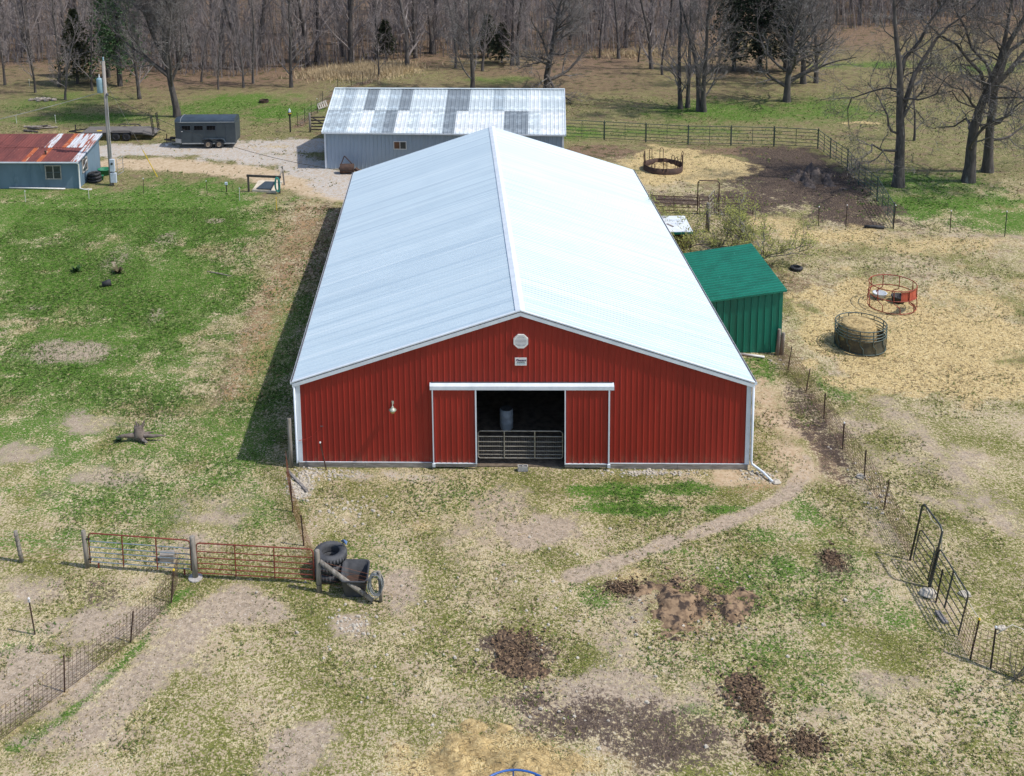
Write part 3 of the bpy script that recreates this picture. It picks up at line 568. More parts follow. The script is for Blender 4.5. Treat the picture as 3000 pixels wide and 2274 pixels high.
# roof sheets, one mesh for each slope
RLEN = math.hypot(ER, PZ - EZ); RW = (LEN + .2) / 32
for sx in (-1, 1):
    V_ = Vector((-sx * ER, 0, PZ - EZ)).normalized(); N_ = Vector((sx * (PZ - EZ), 0, ER)).normalized()
    rm = sheet(MB(), (0, 0, 0), (0, 1, 0), V_, N_, RW, 0, RLEN + .0, h=.022).mesh('roof_panel', M['roof_white'])
    for k in range(32):
        o = part('roof_panel', rm, None, barn); o.location = (sx * ER, -.1 + k * RW, EZ)
    mb = MB()
    for j in (range(14) if sx > 0 else ()):
        v = .12 + j * (RLEN - .3) / 13
        for k in range(128):
            p = Vector((sx * ER, -.1 + (k + .5) * RW / 4 + .045, EZ)) + V_ * v + N_ * .004
            a = .010; mb.add([p - V_ * a + Vector((0, -a, 0)), p - V_ * a + Vector((0, a, 0)), p + V_ * a + Vector((0, a, 0)), p + V_ * a + Vector((0, -a, 0))], [(0, 1, 2, 3)])
    if mb.f: o = part('roof_screws', mb, M['screw'], barn); o['kind'] = 'stuff'
    # gutter along the eave with dark trough, and rake trim on the gable
    g = MB().box((sx * (ER + .055), LEN / 2 - .02, EZ - .06), (.10, LEN + .14, .10))
    go = part('gutter', g, M['trim_white'], barn)
    part('gutter_trough', MB().box((sx * (ER + .058), LEN / 2 - .02, EZ - .0095), (.072, LEN + .1, .006)), M['gutter_dark'], go)
    a = Vector((sx * (ER + .02), -.125, EZ - .07)); b = Vector((0, -.125, PZ - .055))
    part('rake_trim', MB().prism([a, b, b + Vector((0, 0, -.16)), a + Vector((0, 0, -.16))], (0, .03, 0)), M['trim_white'], barn)
    a = Vector((sx * (ER + .02), -.135, EZ + .02)); b = Vector((0, -.135, PZ + .035))
    part('rake_cap', MB().prism([a, b, b + Vector((0, 0, -.05)), a + Vector((0, 0, -.05))], (0, .12, 0)), M['trim_white'], barn)
    part('corner_trim', MB().box((sx * (W2 - .075), -.03, 1.94), (.17, .025, 3.44)).box((sx * (W2 + .018), .055, 1.94), (.02, .17, 3.44)), M['trim_white'], barn)
mb = MB()
N1 = Vector((PZ - EZ, 0, ER)).normalized()
for sx in (-1, 1):
    p0 = Vector((0, -.11, PZ + .05)); p1 = Vector((sx * .2, -.11, PZ + .045 - .2 * (PZ - EZ) / ER))
    mb.prism([p0, p1, p1 - Vector((0, 0, .02)), p0 - Vector((0, 0, .02))], (0, LEN + .22, 0))
part('ridge_cap', mb, M['trim_white'], barn)
# base trim strip and skirt planks either side of the doors
for a, b in ((-9.16, -6.4), (-6.4, -3.62), (3.58, 6.3), (6.3, 9.12)):
    part('skirt_board', MB().box(((a + b) / 2, -.035 - .004 * (a > 0), .115), (b - a - .012, .05, .22)), M['weathered_wood'], barn)
    part('base_trim', MB().box(((a + b) / 2, -.032, .235), (b - a, .03, .022)), M['trim_white'], barn)
# header over the sliding doors
HL, HR = -3.68, 3.72
mb = MB().prism([(HL, -.17, 3.50), (HL, -.17, 3.66), (HL, -.02, 3.76), (HL, -.02, 3.50)], (HR - HL, 0, 0))
part('door_track_cover', mb, M['trim_white'], barn)
part('track_flashing', MB().box(((HL + HR) / 2, -.03, 3.768), (HR - HL - .1, .03, .03)), M['gutter_dark'], barn)
for x0, x1 in ((-3.6, -1.80), (1.75, 3.56)):
    d = root('sliding_door', (x0, -.1, .2), None, None); d.parent = barn
    w = x1 - x0
    part('door_sheet', sheet(MB(), (0, 0, 0), (1, 0, 0), (0, 0, 1), (0, -1, 0), w, .05, 3.3, nrib=8), M['barn_red'], d, world=False)
    part('edge_trim', MB().box((.02, -.03, 1.67), (.045, .07, 3.26)), M['trim_white'], d, world=False)
    part('edge_trim', MB().box((w - .03, -.03, 1.67), (.06, .07, 3.26)), M['trim_white'], d, world=False)
    part('bottom_trim', MB().box((w / 2, -.025, .055), (w, .05, .028)), M['trim_white'], d, world=False)
    part('bottom_plank', MB().box((w / 2, .01, -.035), (w - .02, .05, .15)), M['weathered_wood'], d, world=False)
    part('guide_roller', MB().box((.03 if x0 < 0 else w - .03, -.07, .0), (.12, .09, .14)), M['trim_white'], d, world=False)
# octagonal gable vent
v = root('gable_vent', (.01, -.05, 5.55), None, None); v.parent = barn
oc = lambda r, y: [(r * math.cos(PI / 8 + k * PI / 4), y, r * math.sin(PI / 8 + k * PI / 4)) for k in range(8)]
o1, o2, o3 = oc(.315, -.03), oc(.24, -.03), oc(.315, .04)
mb = MB().add(o1 + o2 + o3, [(k, (k + 1) % 8, 8 + (k + 1) % 8, 8 + k) for k in range(8)] + [(k, 16 + k, 16 + (k + 1) % 8, (k + 1) % 8) for k in range(8)])
part('vent_frame', mb, M['white_frame'], v, world=False)
part('vent_back', MB().poly(oc(.25, .02)), M['gutter_dark'], v, world=False)
for k in range(8):
    z = -.2 + k * .055; hw = min(.23, .34 - abs(z) * .62)
    part('louvre', MB().box((0, -.012, z), (2 * hw, .035, .030), M=Matrix.Rotation(-.5, 3, 'X')), M['white_frame'], v, world=False)
# builder's sign
s = root('builder_sign', (.005, -.045, 4.675), None, None); s.parent = barn
part('board', MB().box((0, 0, 0), (.47, .02, .33)), M['cap_white'], s, world=False)
def letters(txt, size, mat, x, z, shear=0.0, bold=0.0):
    cu = bpy.data.curves.new('lettering', 'FONT'); cu.body = txt; cu.size = size; cu.align_x = 'CENTER'; cu.shear = shear; cu.offset = bold; cu.extrude = .001
    ob = bpy.data.objects.new('tmp', cu); COL.objects.link(ob)
    dg = bpy.context.evaluated_depsgraph_get(); me = bpy.data.meshes.new_from_object(ob.evaluated_get(dg)); me.name = 'lettering'
    bpy.data.objects.remove(ob); me.materials.clear(); me.materials.append(mat)
    me.transform(Matrix.Rotation(PI / 2, 4, 'X')); o = part('lettering', me, None, s); o.location = (x, -.0125, z); return o
letters('Pleasant', .125, M['purple'], 0, .025, .35, .004)
letters('BUILDINGS', .062, M['trailer_paint'], 0, -.045, 0, .002)
part('printed_line', MB().box((0, -.0115, -.085), (.36, .002, .016)), M['teal'], s, world=False)
part('printed_line', MB().box((0, -.0115, -.12), (.27, .002, .010)), M['box_grey'], s, world=False)
# yard lamp
lm = root('wall_lamp', (-5.20, -.03, 2.78), None, None); lm.parent = barn
part('bracket', MB().tube([(0, 0, .1), (0, -.1, .15), (0, -.2, .13), (0, -.24, .05)], .018, 6).box((0, .01, .1), (.09, .03, .12)), M['lamp_metal'], lm, world=False)
part('lamp_shade', MB().lathe([(.15, -.10), (.16, -.085), (.09, -.02), (.055, .0), (.045, .06), (.02, .08)], (0, -.26, 0), 16), M['lamp_metal'], lm, True, world=False)
part('globe', MB().lathe([(.03, -.215), (.085, -.20), (.10, -.15), (.10, -.10)], (0, -.26, 0), 14), M['lamp_glass'], lm, True, world=False)
part('electric_wire', MB().tube([(-8.2, -.03, 1.80), (-8.35, -.05, 1.62), (-8.55, -.06, 1.40), (-8.85, -.06, 1.26), (-9.12, -.07, 1.2)], .009, 5), M['red_wire'], barn)
part('wire_hole', MB().box((-8.15, -.022, 1.82), (.11, .02, .035)), M['gutter_dark'], barn)
# downspouts
part('downspout', MB().tube([(-9.22, -.08, 3.66), (-9.215, -.08, .35), (-9.215, -.12, .22)], .045, 8), M['trim_white'], barn, True)
c1 = (9.88,-1.06)
part('downspout', MB().tube([(9.24, -.08, 3.66), (9.24, -.08, .40), (9.27, -.12, .28), (9.6, -.5, .16), (c1[0] - .05, c1[1] + .05, .07)], .052, 8), M['trim_white'], barn, True)

# things in the doorway
g = root('barn_gate', (-1.75, .22, .3), 'dull galvanised tube gate with mesh across the barn doorway', 'gate')
w = 3.46; h = 1.2
fr = [(0, 0, .07), (0, 0, h - .08), (.08, 0, h), (w - .08, 0, h), (w, 0, h - .08), (w, 0, .07), (w - .07, 0, 0), (.07, 0, 0)]
part('frame', MB().tube(fr, .026, 6, closed=True), M['gate_steel'], g, world=False)
for z in (.16, .32, .52, .72, .96): part('rail', MB().tube([(0, 0, z), (w, 0, z)], .017 if z < .9 else .022, 6), M['gate_steel'], g, world=False)
for x in (1.08, 2.32): part('brace', MB().box((x, -.005, h / 2), (.045, .05, h)), M['gate_steel'], g, world=False)
mb = MB()
for k in range(48): mb.tube([(k * w / 47, .012, .0), (k * w / 47, .012, .94)], .0035, 3, False)
for k in range(13): mb.tube([(0, .012, .02 + k * .075), (w, .012, .02 + k * .075)], .003, 3, False)
o = part('wire_mesh', mb, M['mesh_wire'], g, world=False); o['kind'] = 'stuff'
dr = root('plastic_drum', (-.44, 3.1, .04), 'white plastic drum standing inside the dark barn doorway', 'drum')
part('body', MB().lathe([(.26, 0), (.285, .03), (.29, .3), (.30, .32), (.29, .34), (.29, .60), (.30, .62), (.29, .64), (.285, .86), (.26, .90)], (0, 0, 0), 24), M['plastic_white'], dr, True, world=False)
part('lid', MB().lathe([(.255, .903), (.25, .912), (.0, .912)], (0, 0, 0), 24, False, False), M['drum_lid'], dr, world=False)
bk = root('concrete_block', (.05, -.24, .03), 'grey hollow concrete block set before the barn doorway', 'concrete block')
mb = MB()
for x in (-.19, 0, .19): mb.box((x, 0, .1), (.03, .19, .2))
mb.box((0, -.083, .1), (.35, .028, .2)).box((0, .083, .1), (.35, .028, .2))
part('block', mb, M['concrete'], bk, world=False)
part('core_shadow_floor', MB().box((0, 0, .02), (.35, .14, .03)), M['drum_lid'], bk, world=False).name = 'painted_core_shade'  # dark slab added inside the hollow cores, its colour standing in for their shade

# ------------------------------------------------------------------ blue-grey outbuilding with the patchwork roof
A_ = Vector((-12.28, 38.75, 0)); B_ = Vector((5.52, 37.22, 0)); ub = (B_ - A_).normalized(); nb_ = Vector((-ub.y, ub.x, 0)); LB = (B_ - A_).length
fz = 1.2; fe = 4.27; HD = 5.6; FR = 2.02
fb = root('metal_outbuilding', A_ + Vector((0, 0, fz)), 'blue-grey metal outbuilding with patchwork silver roof behind the barn', 'outbuilding', rz=math.atan2(ub.y, ub.x))
eh = fe - fz
npan = 20; pw = LB / npan
pme = sheet(MB(), (0, 0, 0), (1, 0, 0), (0, 0, 1), (0, -1, 0), pw, 0, eh, nrib=3, h=.03, base=.035, top=.014).mesh('wall_panel', M['fb_wall'])
for k in range(npan):
    o = part('wall_panel', pme, None, fb); o.location = (k * pw, 0, 0)
for x in (0, LB):
    part('end_wall', MB().poly([(x, 0, 0), (x, 2 * HD, 0), (x, 2 * HD, eh), (x, HD, eh + FR), (x, 0, eh)]), M['fb_wall'], fb, world=False)
part('rear_wall', MB().poly([(0, 2 * HD, 0), (LB, 2 * HD, 0), (LB, 2 * HD, eh), (0, 2 * HD, eh)]), M['fb_wall'], fb, world=False)
up = 'light mid light dark light mid dark light light light dark dark light light mid light light bright light light'.split()
lo_ = 'mid mid light bright mid dark bright light bright light dark bright bright bright bright dark dark light bright bright'.split()
sl_ = math.hypot(HD + .25, FR + .09); Vb = Vector((0, HD + .25, FR + .09)).normalized(); Nb = Vector((0, -(FR + .09), HD + .25)).normalized()
for row, names in ((0, lo_), (1, up)):
    cache = {}
    for k in range(npan):
        nm = names[k]
        if nm not in cache:
            cache[nm] = sheet(MB(), (0, 0, 0), (1, 0, 0), Vb, Nb, (LB + .3) / npan, row * (sl_ / 2 - .05), sl_ / 2 + .03 if row == 0 else sl_, nrib=3, h=.042, base=.045, top=.018).mesh('roof_sheet', M['sheet_' + nm])
        o = part('roof_sheet', cache[nm], None, fb); o.location = Vector((-.15 + k * (LB + .3) / npan, -.25, eh - .06)) + Nb * (.012 * row)
        if nm == 'dark': o['label'] = 'dull dark grey roof sheet'
part('rear_roof', MB().poly([(-.15, HD, eh + FR + .02), (LB + .15, HD, eh + FR + .02), (LB + .15, 2 * HD + .25, eh - .06), (-.15, 2 * HD + .25, eh - .06)]), M['sheet_light'], fb, world=False)
part('ridge_cap', MB().box((LB / 2, HD, eh + FR + .06), (LB + .34, .34, .03)), M['sheet_light'], fb, world=False)
part('eave_trim', MB().box((LB / 2, -.27, eh - .1), (LB + .32, .04, .12)), M['trim_white'], fb, world=False)
for x in (.03, LB - .03): part('corner_trim', MB().box((x, -.04, eh / 2), (.13, .03, eh)), M['trim_white'], fb, world=False)
for x in (-.17, LB + .17):
    part('rake_trim', MB().beam((x, -.25, eh - .07), (x, HD, eh + FR + .03), .05, .14), M['trim_white'], fb, world=False)
wd = root('window', (5.75, -.02, 2.02), None, None); wd.parent = fb
part('frame', MB().box((0, -.03, .29), (.98, .05, .05)).box((0, -.03, -.29), (.98, .05, .05)).box((-.47, -.03, 0), (.05, .05, .54)).box((.47, -.03, 0), (.05, .05, .54)).box((0, -.035, 0), (.04, .05, .54)), M['white_frame'], wd, world=False)
part('pane', MB().box((-.23, -.02, 0), (.42, .03, .53)), M['window_brown'], wd, world=False, label='brown boarded left pane')
part('pane', MB().box((.23, -.02, 0), (.42, .03, .53)), M['window_glass'], wd, world=False)
part('sill_litter', MB().beam((.6, -.3, .02), (4.6, -.32, .02), .14, .04).beam((1.2, -.5, .02), (3.6, -.42, .02), .12, .03), M['window_frame'], fb, world=False).name = 'ground_plank'

# ------------------------------------------------------------------ green lean-to beside the barn
gs = root('green_shed', (13.3, 10.15, .1), 'green ribbed metal lean-to shed against the right side of barn', 'shed')
gx0, gx1, gy0, gy1, gz0, gz1 = 9.42, 13.42, 10.15, 16.3, 2.80, 3.40
zr = lambda x: gz0 + (gz1 - gz0) * (x - gx0) / (gx1 - gx0)
pw = (gx1 - gx0) / 4
for k in range(4):
    x0 = gx0 + k * pw
    part('wall_panel', sheet(MB(), (x0, gy0, 0), (1, 0, 0), (0, 0, 1), (0, -1, 0), pw, .08, lambda u: zr(x0 + u) - .03, nrib=3, h=.03, base=.035, top=.014), M['green_metal'], gs)
pw = (gy1 - gy0) / 6
for k in range(6):
    part('wall_panel', sheet(MB(), (gx1, gy0 + k * pw, 0), (0, 1, 0), (0, 0, 1), (1, 0, 0), pw, .08, gz1 - .05, nrib=3, h=.03, base=.035, top=.014), M['green_metal'], gs)
Vg = Vector((gx1 - gx0 + .12, 0, (gz1 - gz0) * 1.03)).normalized(); Ng = Vector((-Vg.z, 0, Vg.x)); Lg = (gx1 - gx0 + .15) / Vg.x
pw = (gy1 - gy0 + .25) / 7
for k in range(7):
    part('roof_panel', sheet(MB(), (gx0 - .03, gy0 - .12 + (k + 1) * pw, gz0 + .03), (0, -1, 0), Vg, Ng, pw, 0, Lg, nrib=3, h=.06, base=.05, top=.02), M['green_metal'], gs)
part('rake_trim', MB().beam((gx0 - .03, gy0 - .13, gz0 - .01), (gx1 + .13, gy0 - .13, gz1 + .01), .03, .09), M['green_metal'], gs)
part('eave_trim', MB().box((gx1 + .135, (gy0 + gy1) / 2, gz1 + .01), (.03, gy1 - gy0 + .25, .09)), M['green_metal'], gs)
part('rear_wall', MB().poly([(gx0, gy1, 0), (gx1, gy1, 0), (gx1, gy1, gz1 - .04), (gx0, gy1, gz0 - .04)]), M['green_metal'], gs)
# small white-roofed shelter further back
ws = root('animal_shelter', (10.5, 23, hz(10.5, 23)), 'small shelter with white roof half hidden behind the bush', 'shelter')
z0 = hz(10.5, 23)
part('roof', MB().prism([(9.35, 21.55, z0 + 1.42), (11.55, 21.55, z0 + 1.42), (11.55, 21.55, z0 + 1.47), (9.35, 21.55, z0 + 1.47)], (0, 2.35, .18)), M['trim_white'], ws)
part('fascia', MB().box((10.45, 21.52, z0 + 1.38), (2.2, .04, .12)), M['green_metal'], ws)
part('wall', MB().box((10.45, 23.7, z0 + .7), (2.1, .06, 1.4)).box((9.45, 22.7, z0 + .7), (.06, 2.0, 1.4)).box((11.48, 23.2, z0 + .7), (.06, 1.0, 1.4)), M['dark_wood'], ws)
for x in (9.5, 11.45): part('post', MB().box((x, 21.65, z0 + .7), (.1, .1, 1.4)), M['dark_wood'], ws)
part('patch', MB().beam((10.25, 22.7, z0 + 1.575), (10.55, 22.25, z0 + 1.545), .12, .02), M['weathered_wood'], ws)

# ------------------------------------------------------------------ blue shed with rusty roof, far left
c0 = (-29.90,34.32); zz = hz(*c0) - .03
sh = root('blue_shed', (c0[0], c0[1], zz), 'weathered blue shed with rusty red tin roof at left edge', 'shed', rz=math.radians(-2.0))
sd, hf, hr, sw = 4.6, 2.12, 2.75, 9.0
part('front_wall', MB().box((-sw / 2, .03, hf / 2), (sw, .06, hf)), M['shed_blue'], sh, world=False)
part('side_wall', MB().prism([(0, .06, 0), (0, sd, 0), (0, sd, hr), (0, .06, hf)], (-.06, 0, 0)), M['shed_blue'], sh, world=False)
part('rear_wall', MB().box((-sw / 2, sd - .03, hr / 2), (sw, .06, hr)), M['shed_blue'], sh, world=False)
for k, x in enumerate([-.0, -1.2, -2.4, -3.6, -4.8, -6.0]):
    part('batten', MB().box((x - 1.22, -.004, hf / 2), (.05, .02, hf)), M['shed_blue'], sh, world=False)
Vs = Vector((0, sd + .6, (hr - hf) * (sd + .6) / sd)).normalized(); Ns = Vector((0, -Vs.z, Vs.y)); Ls = (sd + .6) / Vs.y
upr = ['tin_white', 'tin_white', 'tin_white', 'rust_orange', 'rust_roof', 'tin_white', 'rust_roof', 'rust_roof']
low = ['tin_white', 'rust_roof', 'rust_roof', 'rust_roof', 'rust_orange', 'rust_roof', 'rust_orange', 'rust_roof', 'rust_roof']
for row, names in ((0, low), (1, upr)):
    x = .22
    while x > -sw - .2:
        nm = names.pop(0) if names else 'rust_roof'; w_ = {'rust_orange': .38, 'tin_white': .62}.get(nm, .74)
        o = part('roof_sheet', sheet(MB(), (x - w_, -.32, hf + .04), (1, 0, 0), Vs, Ns, w_ + .03, row * (Ls / 2 - .08), Ls / 2 if row == 0 else Ls, nrib=3, h=.018, base=.05, top=.02), M[nm], sh, world=False)
        o.location = Ns * (.02 * row + .004 * (len(names) % 2)); x -= w_
part('gutter', MB().beam((-sw - .2, -.36, hf + .0), (.2, -.36, hf - .02), .09, .08), M['trim_white'], sh, world=False)
part('downspout', MB().tube([(.08, -.32, hf - .05), (.10, -.06, hf - .25), (.10, -.07, .25), (.12, -.16, .10), (.5, -.30, .07), (1.05, -.26, .07)], .05, 8), M['pvc'], sh, True, world=False)
part('rake_board', MB().beam((.2, -.3, hf - .02), (.2, sd + .25, hr + .02), .03, .1), M['shed_blue'], sh, world=False)
part('roof_vent', MB().lathe([(.07, 0), (.07, .3), (.10, .3), (.10, .36)], (-2.75, 1.0, hf + .14), 10), M['rust_steel'], sh, world=False)
def window(parent, x, y, z, w, h, axis, cols, rows):
    wd = root('window', (x, y, z), None, None, rz=axis); wd.parent = parent
    fr = MB().box((0, -.03, h / 2), (w + .1, .05, .07)).box((0, -.03, -h / 2), (w + .1, .05, .07)).box((-w / 2, -.03, 0), (.07, .05, h)).box((w / 2, -.03, 0), (.07, .05, h))
    part('frame', fr, M['window_frame'], wd, world=False)
    for i in range(cols):
        for j in range(rows):
            cw, chh = w / cols, h / rows
            part('pane', MB().box((-w / 2 + (i + .5) * cw, -.012, -h / 2 + (j + .5) * chh), (cw - .05, .02, chh - .03)), M['window_glass'], wd, world=False)
    part('mullion', MB().box((0, -.02, 0), (.06, .04, h)), M['window_frame'], wd, world=False); return wd
window(sh, -1.85, -.0, 1.28, 1.15, 1.0, 0, 2, 2)
wd = window(sh, .0, 1.35, 1.45, 1.0, .95, PI / 2, 2, 1)
part('broken_slat', MB().beam((-.45, -.045, -.2), (.42, -.045, .28), .02, .09), M['white_frame'], wd, world=False)
pp = (-35.13,34.39); pq = (-30.84,34.03)
thing('pvc_pipe', MB().tube([P3(pp, .10), P3(pq, .10)], .055, 8), M['pvc'], 'long white plastic pipe lying along the foot of blue shed', 'pipe', smooth=True)

# ------------------------------------------------------------------ utility pole, wires and what stands by the blue shed
b = P3((-27.72,35.14)); up_ = root('utility_pole', b, 'tall weathered wooden utility pole with transformer beside the blue shed', 'utility pole')
PH = 9.3
part('pole', MB().tube([b + Vector((0, 0, -.2)), b + Vector((0, 0, 3)), b + Vector((.01, 0, PH))], [.165, .15, .115], 12), M['pole'], up_, True)
part('conduit', MB().tube([b + Vector((.16, -.1, .4)), b + Vector((.15, -.1, 3)), b + Vector((.13, -.08, 6.7)), b + Vector((.17, -.08, 6.85))], .04, 8), M['conduit'], up_)
part('weather_head', MB().lathe([(.05, 0), (.11, .05), (.09, .16), (.03, .2)], b + Vector((.16, -.08, 6.75)), 10), M['gutter_dark'], up_)
tr_ = part('transformer', MB().lathe([(.20, 0), (.22, .04), (.22, 1.0), (.2, 1.06), (.12, 1.12), (.05, 1.14)], b + Vector((-.36, -.02, 6.95)), 18), M['transformer'], up_, True)
part('bushing', MB().lathe([(.04, 0), (.06, .05), (.03, .12), (.05, .18), (.02, .24)], b + Vector((-.36, -.02, 8.08)), 8), M['cap_white'], tr_)
part('hanger', MB().box(b + Vector((-.17, 0, 7.8)), (.2, .1, .08)).box(b + Vector((-.17, 0, 7.2)), (.2, .1, .08)), M['conduit'], up_)
part('insulator', MB().lathe([(.03, 0), (.07, .06), (.05, .14), (.07, .2), (.03, .3)], b + Vector((.02, 0, PH)), 10), M['transformer'], up_)
part('insulator', MB().lathe([(.03, 0), (.05, .1), (.02, .2)], b + Vector((-.18, 0, PH - .25)), 8), M['rope'], up_)
part('crossarm', MB().beam(b + Vector((0, 0, PH - .1)), b + Vector((-.34, 0, PH + .02)), .03, .03), M['conduit'], up_)
part('meter_box', MB().box(b + Vector((.2, -.2, 1.55)), (.34, .2, .92)), M['box_grey'], up_)
part('meter_box', MB().box(b + Vector((.24, -.22, .62)), (.42, .22, .72)), M['box_grey'], up_)
part('meter', MB().tube([b + Vector((.2, -.30, 1.7)), b + Vector((.2, -.38, 1.7))], .09, 12), M['window_glass'], up_)
def sag(a, c, s, n=14): 
    a, c = Vector(a), Vector(c); return [a.lerp(c, i / n) - Vector((0, 0, 4 * s * (i / n) * (1 - i / n))) for i in range(n + 1)]
thing('service_wire', MB().tube(sag(b + Vector((.15, -.1, 6.8)), (-9.25, 29.0, 3.95), .9), .016, 5), M['cable'], 'black service wire sagging from utility pole to rear corner of barn', 'wire')
pw_ = (-39.02,42.83)
thing('power_line', MB().tube(sag((pw_[0] - 6, pw_[1] - 3.5, 3.9), b + Vector((-.3, 0, 7.0)), .2), .022, 5), M['cable_grey'], 'pale twisted power line running left from the pole transformer', 'wire')
ga = P3((-24.70,36.73))
gw = root('guy_wire', ga, 'guy wire with long yellow guard anchored right of utility pole', 'guy wire')
top_ = b + Vector((.1, .1, 7.6)); dd = (top_ - ga).normalized()
part('cable', MB().tube([ga, top_], .012, 5), M['mesh_wire'], gw)
part('guard', MB().tube([ga + dd * .1, ga + dd * 2.5], .032, 8), M['yellow'], gw)

def tyre(mb, c, R, w, hole=.58, n=28, nt=24):
    prof = [(R * hole, 0.02), (R * .78, 0), (R * .93, .02 * R + .02), (R, w * .22), (R * 1.0, w * .78), (R * .93, w - .03), (R * .78, w), (R * hole, w - .02), (R * hole * 1.06, w * .5), (R * hole, .02)]
    mb.lathe(prof, c, n, False, False)
    for k in range(nt):
        a = 2 * PI * k / nt; q = Vector(c)
        mb.box((q.x + (R + .004) * math.cos(a), q.y + (R + .004) * math.sin(a), q.z + w * .5), (.03, R * .11, w * .62), a)
    return mb
tb = P3((-29.31,36.02))
ts = []
for k in range(3):
    ts.append(thing('stacked_tyre', tyre(MB(), tb + Vector((.03 * (k % 2), .02 * k, k * .235)), .52 - .03 * k, .23), M['black_rubber'],
        ['bottom', 'middle', 'top'][k] + ' tyre of the black stack beside the blue shed', 'tyre', 'tyres stacked by the blue shed', tb + Vector((0, 0, k * .235)), True))
q = P3((-28.87,36.35)); thing('green_bucket', MB().lathe([(.13, 0), (.17, .34), (.185, .34), (.185, .37), (.16, .37), (.12, .03), (0, .03)], q, 16, True, False), M['green_plastic'], 'small green bucket between tyre stack and green tub', 'bucket', base=q, smooth=True)
q = P3((-29.10,37.76)); thing('green_tub', MB().lathe([(.40, 0), (.46, .42), (.50, .42), (.50, .47), (.45, .47), (.38, .04), (0, .04)], q, 20, True, False), M['green_plastic'], 'large round green tub behind the utility pole base', 'tub', base=q, smooth=True)
q = P3((-27.95,37.36)); pn = root('wire_pen_panel', q, 'small grey barred pen panel behind the utility pole', 'pen panel')
a2 = P3((-27.77,38.25)); fr = [q + Vector((0, 0, .1)), a2 + Vector((0, 0, .1)), a2 + Vector((0, 0, 1.3)), q + Vector((0, 0, 1.3))]
part('frame', MB().tube(fr, .025, 6, closed=True), M['conduit'], pn)
for k in range(1, 5): part('bar', MB().tube([q + Vector((0, 0, .1 + k * .24)), a2 + Vector((0, 0, .1 + k * .24))], .014, 5), M['conduit'], pn)

# ------------------------------------------------------------------ trailers
def wheel(parent, x, y, z, R, w, rim):
    tm = MB(); prof = [(R * .55, -w / 2), (R * .85, -w / 2), (R * .97, -w / 2 + .03), (R, -w * .3), (R, w * .3), (R * .97, w / 2 - .03), (R * .85, w / 2), (R * .55, w / 2), (R * .55, -w / 2)]
    tm.lathe(prof, (0, 0, 0), 24, False, False)
    rm_ = MB().lathe([(R * .57, -w * .42), (R * .5, -w * .3), (R * .22, -w * .22), (R * .18, -w * .38), (0, -w * .38)], (0, 0, 0), 20, False, False)
    rm_.lathe([(R * .57, w * .42), (R * .3, w * .2), (0, w * .2)], (0, 0, 0), 20, False, False)
    wo = root('wheel', (x, y, z), None, None); wo.parent = parent; wo.rotation_euler = (-PI / 2, 0, 0)
    for nm, mb, mt in (('tyre', tm, M['black_rubber']), ('rim', rm_, rim)):
        part(nm, mb, mt, wo, True, world=False)
    return wo
w1 = Vector((*(-22.64,45.03), 0)); w2_ = Vector((*(-21.73,44.99), 0)); dtr = (w2_ - w1).normalized()
ang = math.atan2(dtr.y, dtr.x); ang = max(-.12, min(.12, ang))
mid = (w1 + w2_) / 2; 
ht = root('horse_trailer', (mid.x, mid.y, hz(mid.x, mid.y)), 'dark slate-blue enclosed horse trailer with round roof and windows', 'horse trailer', rz=-.02)
TL0, TL1, TW, TF, TH = -3.27, 1.78, 1.9, .42, 2.2     # body from x TL0 to TL1, floor height, wall top
body = MB()
pl = [(TL0, .25), (TL0 + .55, 0), (TL1, 0), (TL1, TW), (TL0 + .55, TW), (TL0, TW - .25)]
body.prism([(x, y, TF) for x, y in pl], (0, 0, TH - TF)); part('body', body, M['trailer_paint'], ht, world=False)
rf = MB(); nseg = 8; rows = []
for x, s in ((TL0, .55), (TL0 + .55, 1.0), (TL1, 1.0)):
    rows.append([(x, TW / 2 - math.cos(PI * k / nseg) * (TW / 2 + .03) * (1 if s == 1 else .76), TH + math.sin(PI * k / nseg) ** .8 * .34 * s) for k in range(nseg + 1)])
vs = sum(rows, []); n1_ = nseg + 1
rf.add(vs, [(i * n1_ + k, (i + 1) * n1_ + k, (i + 1) * n1_ + k + 1, i * n1_ + k + 1) for i in range(2) for k in range(nseg)] + [tuple(range(2 * n1_, 3 * n1_)), tuple(reversed(range(n1_)))])
part('roof', rf, M['trailer_roof'], ht, world=False)
part('roof_band', MB().tube([(TL0 + .55, TW / 2 - math.cos(PI * k / nseg) * (TW / 2 + .035), TH + math.sin(PI * k / nseg) ** .8 * .345) for k in range(nseg + 1)], .022, 5), M['trailer_trim'], ht, world=False)
part('side_moulding', MB().box(((TL0 + .55 + TL1) / 2, -.015, TH - .01), (TL1 - TL0 - .55, .03, .05)).beam((TL0, .235, TH - .01), (TL0 + .55, -.015, TH - .01), .03, .05), M['trailer_trim'], ht, world=False)
part('floor_rail', MB().box(((TL0 + .6 + TL1) / 2, -.02, TF - .02), (TL1 - TL0 - .6, .05, .08)), M['trailer_trim'], ht, world=False)
part('gravel_guard', MB().beam((TL0 + .0, .235, TF + .18), (TL0 + .55, -.015, TF + .18), .03, .36), M['trailer_trim'], ht, world=False)
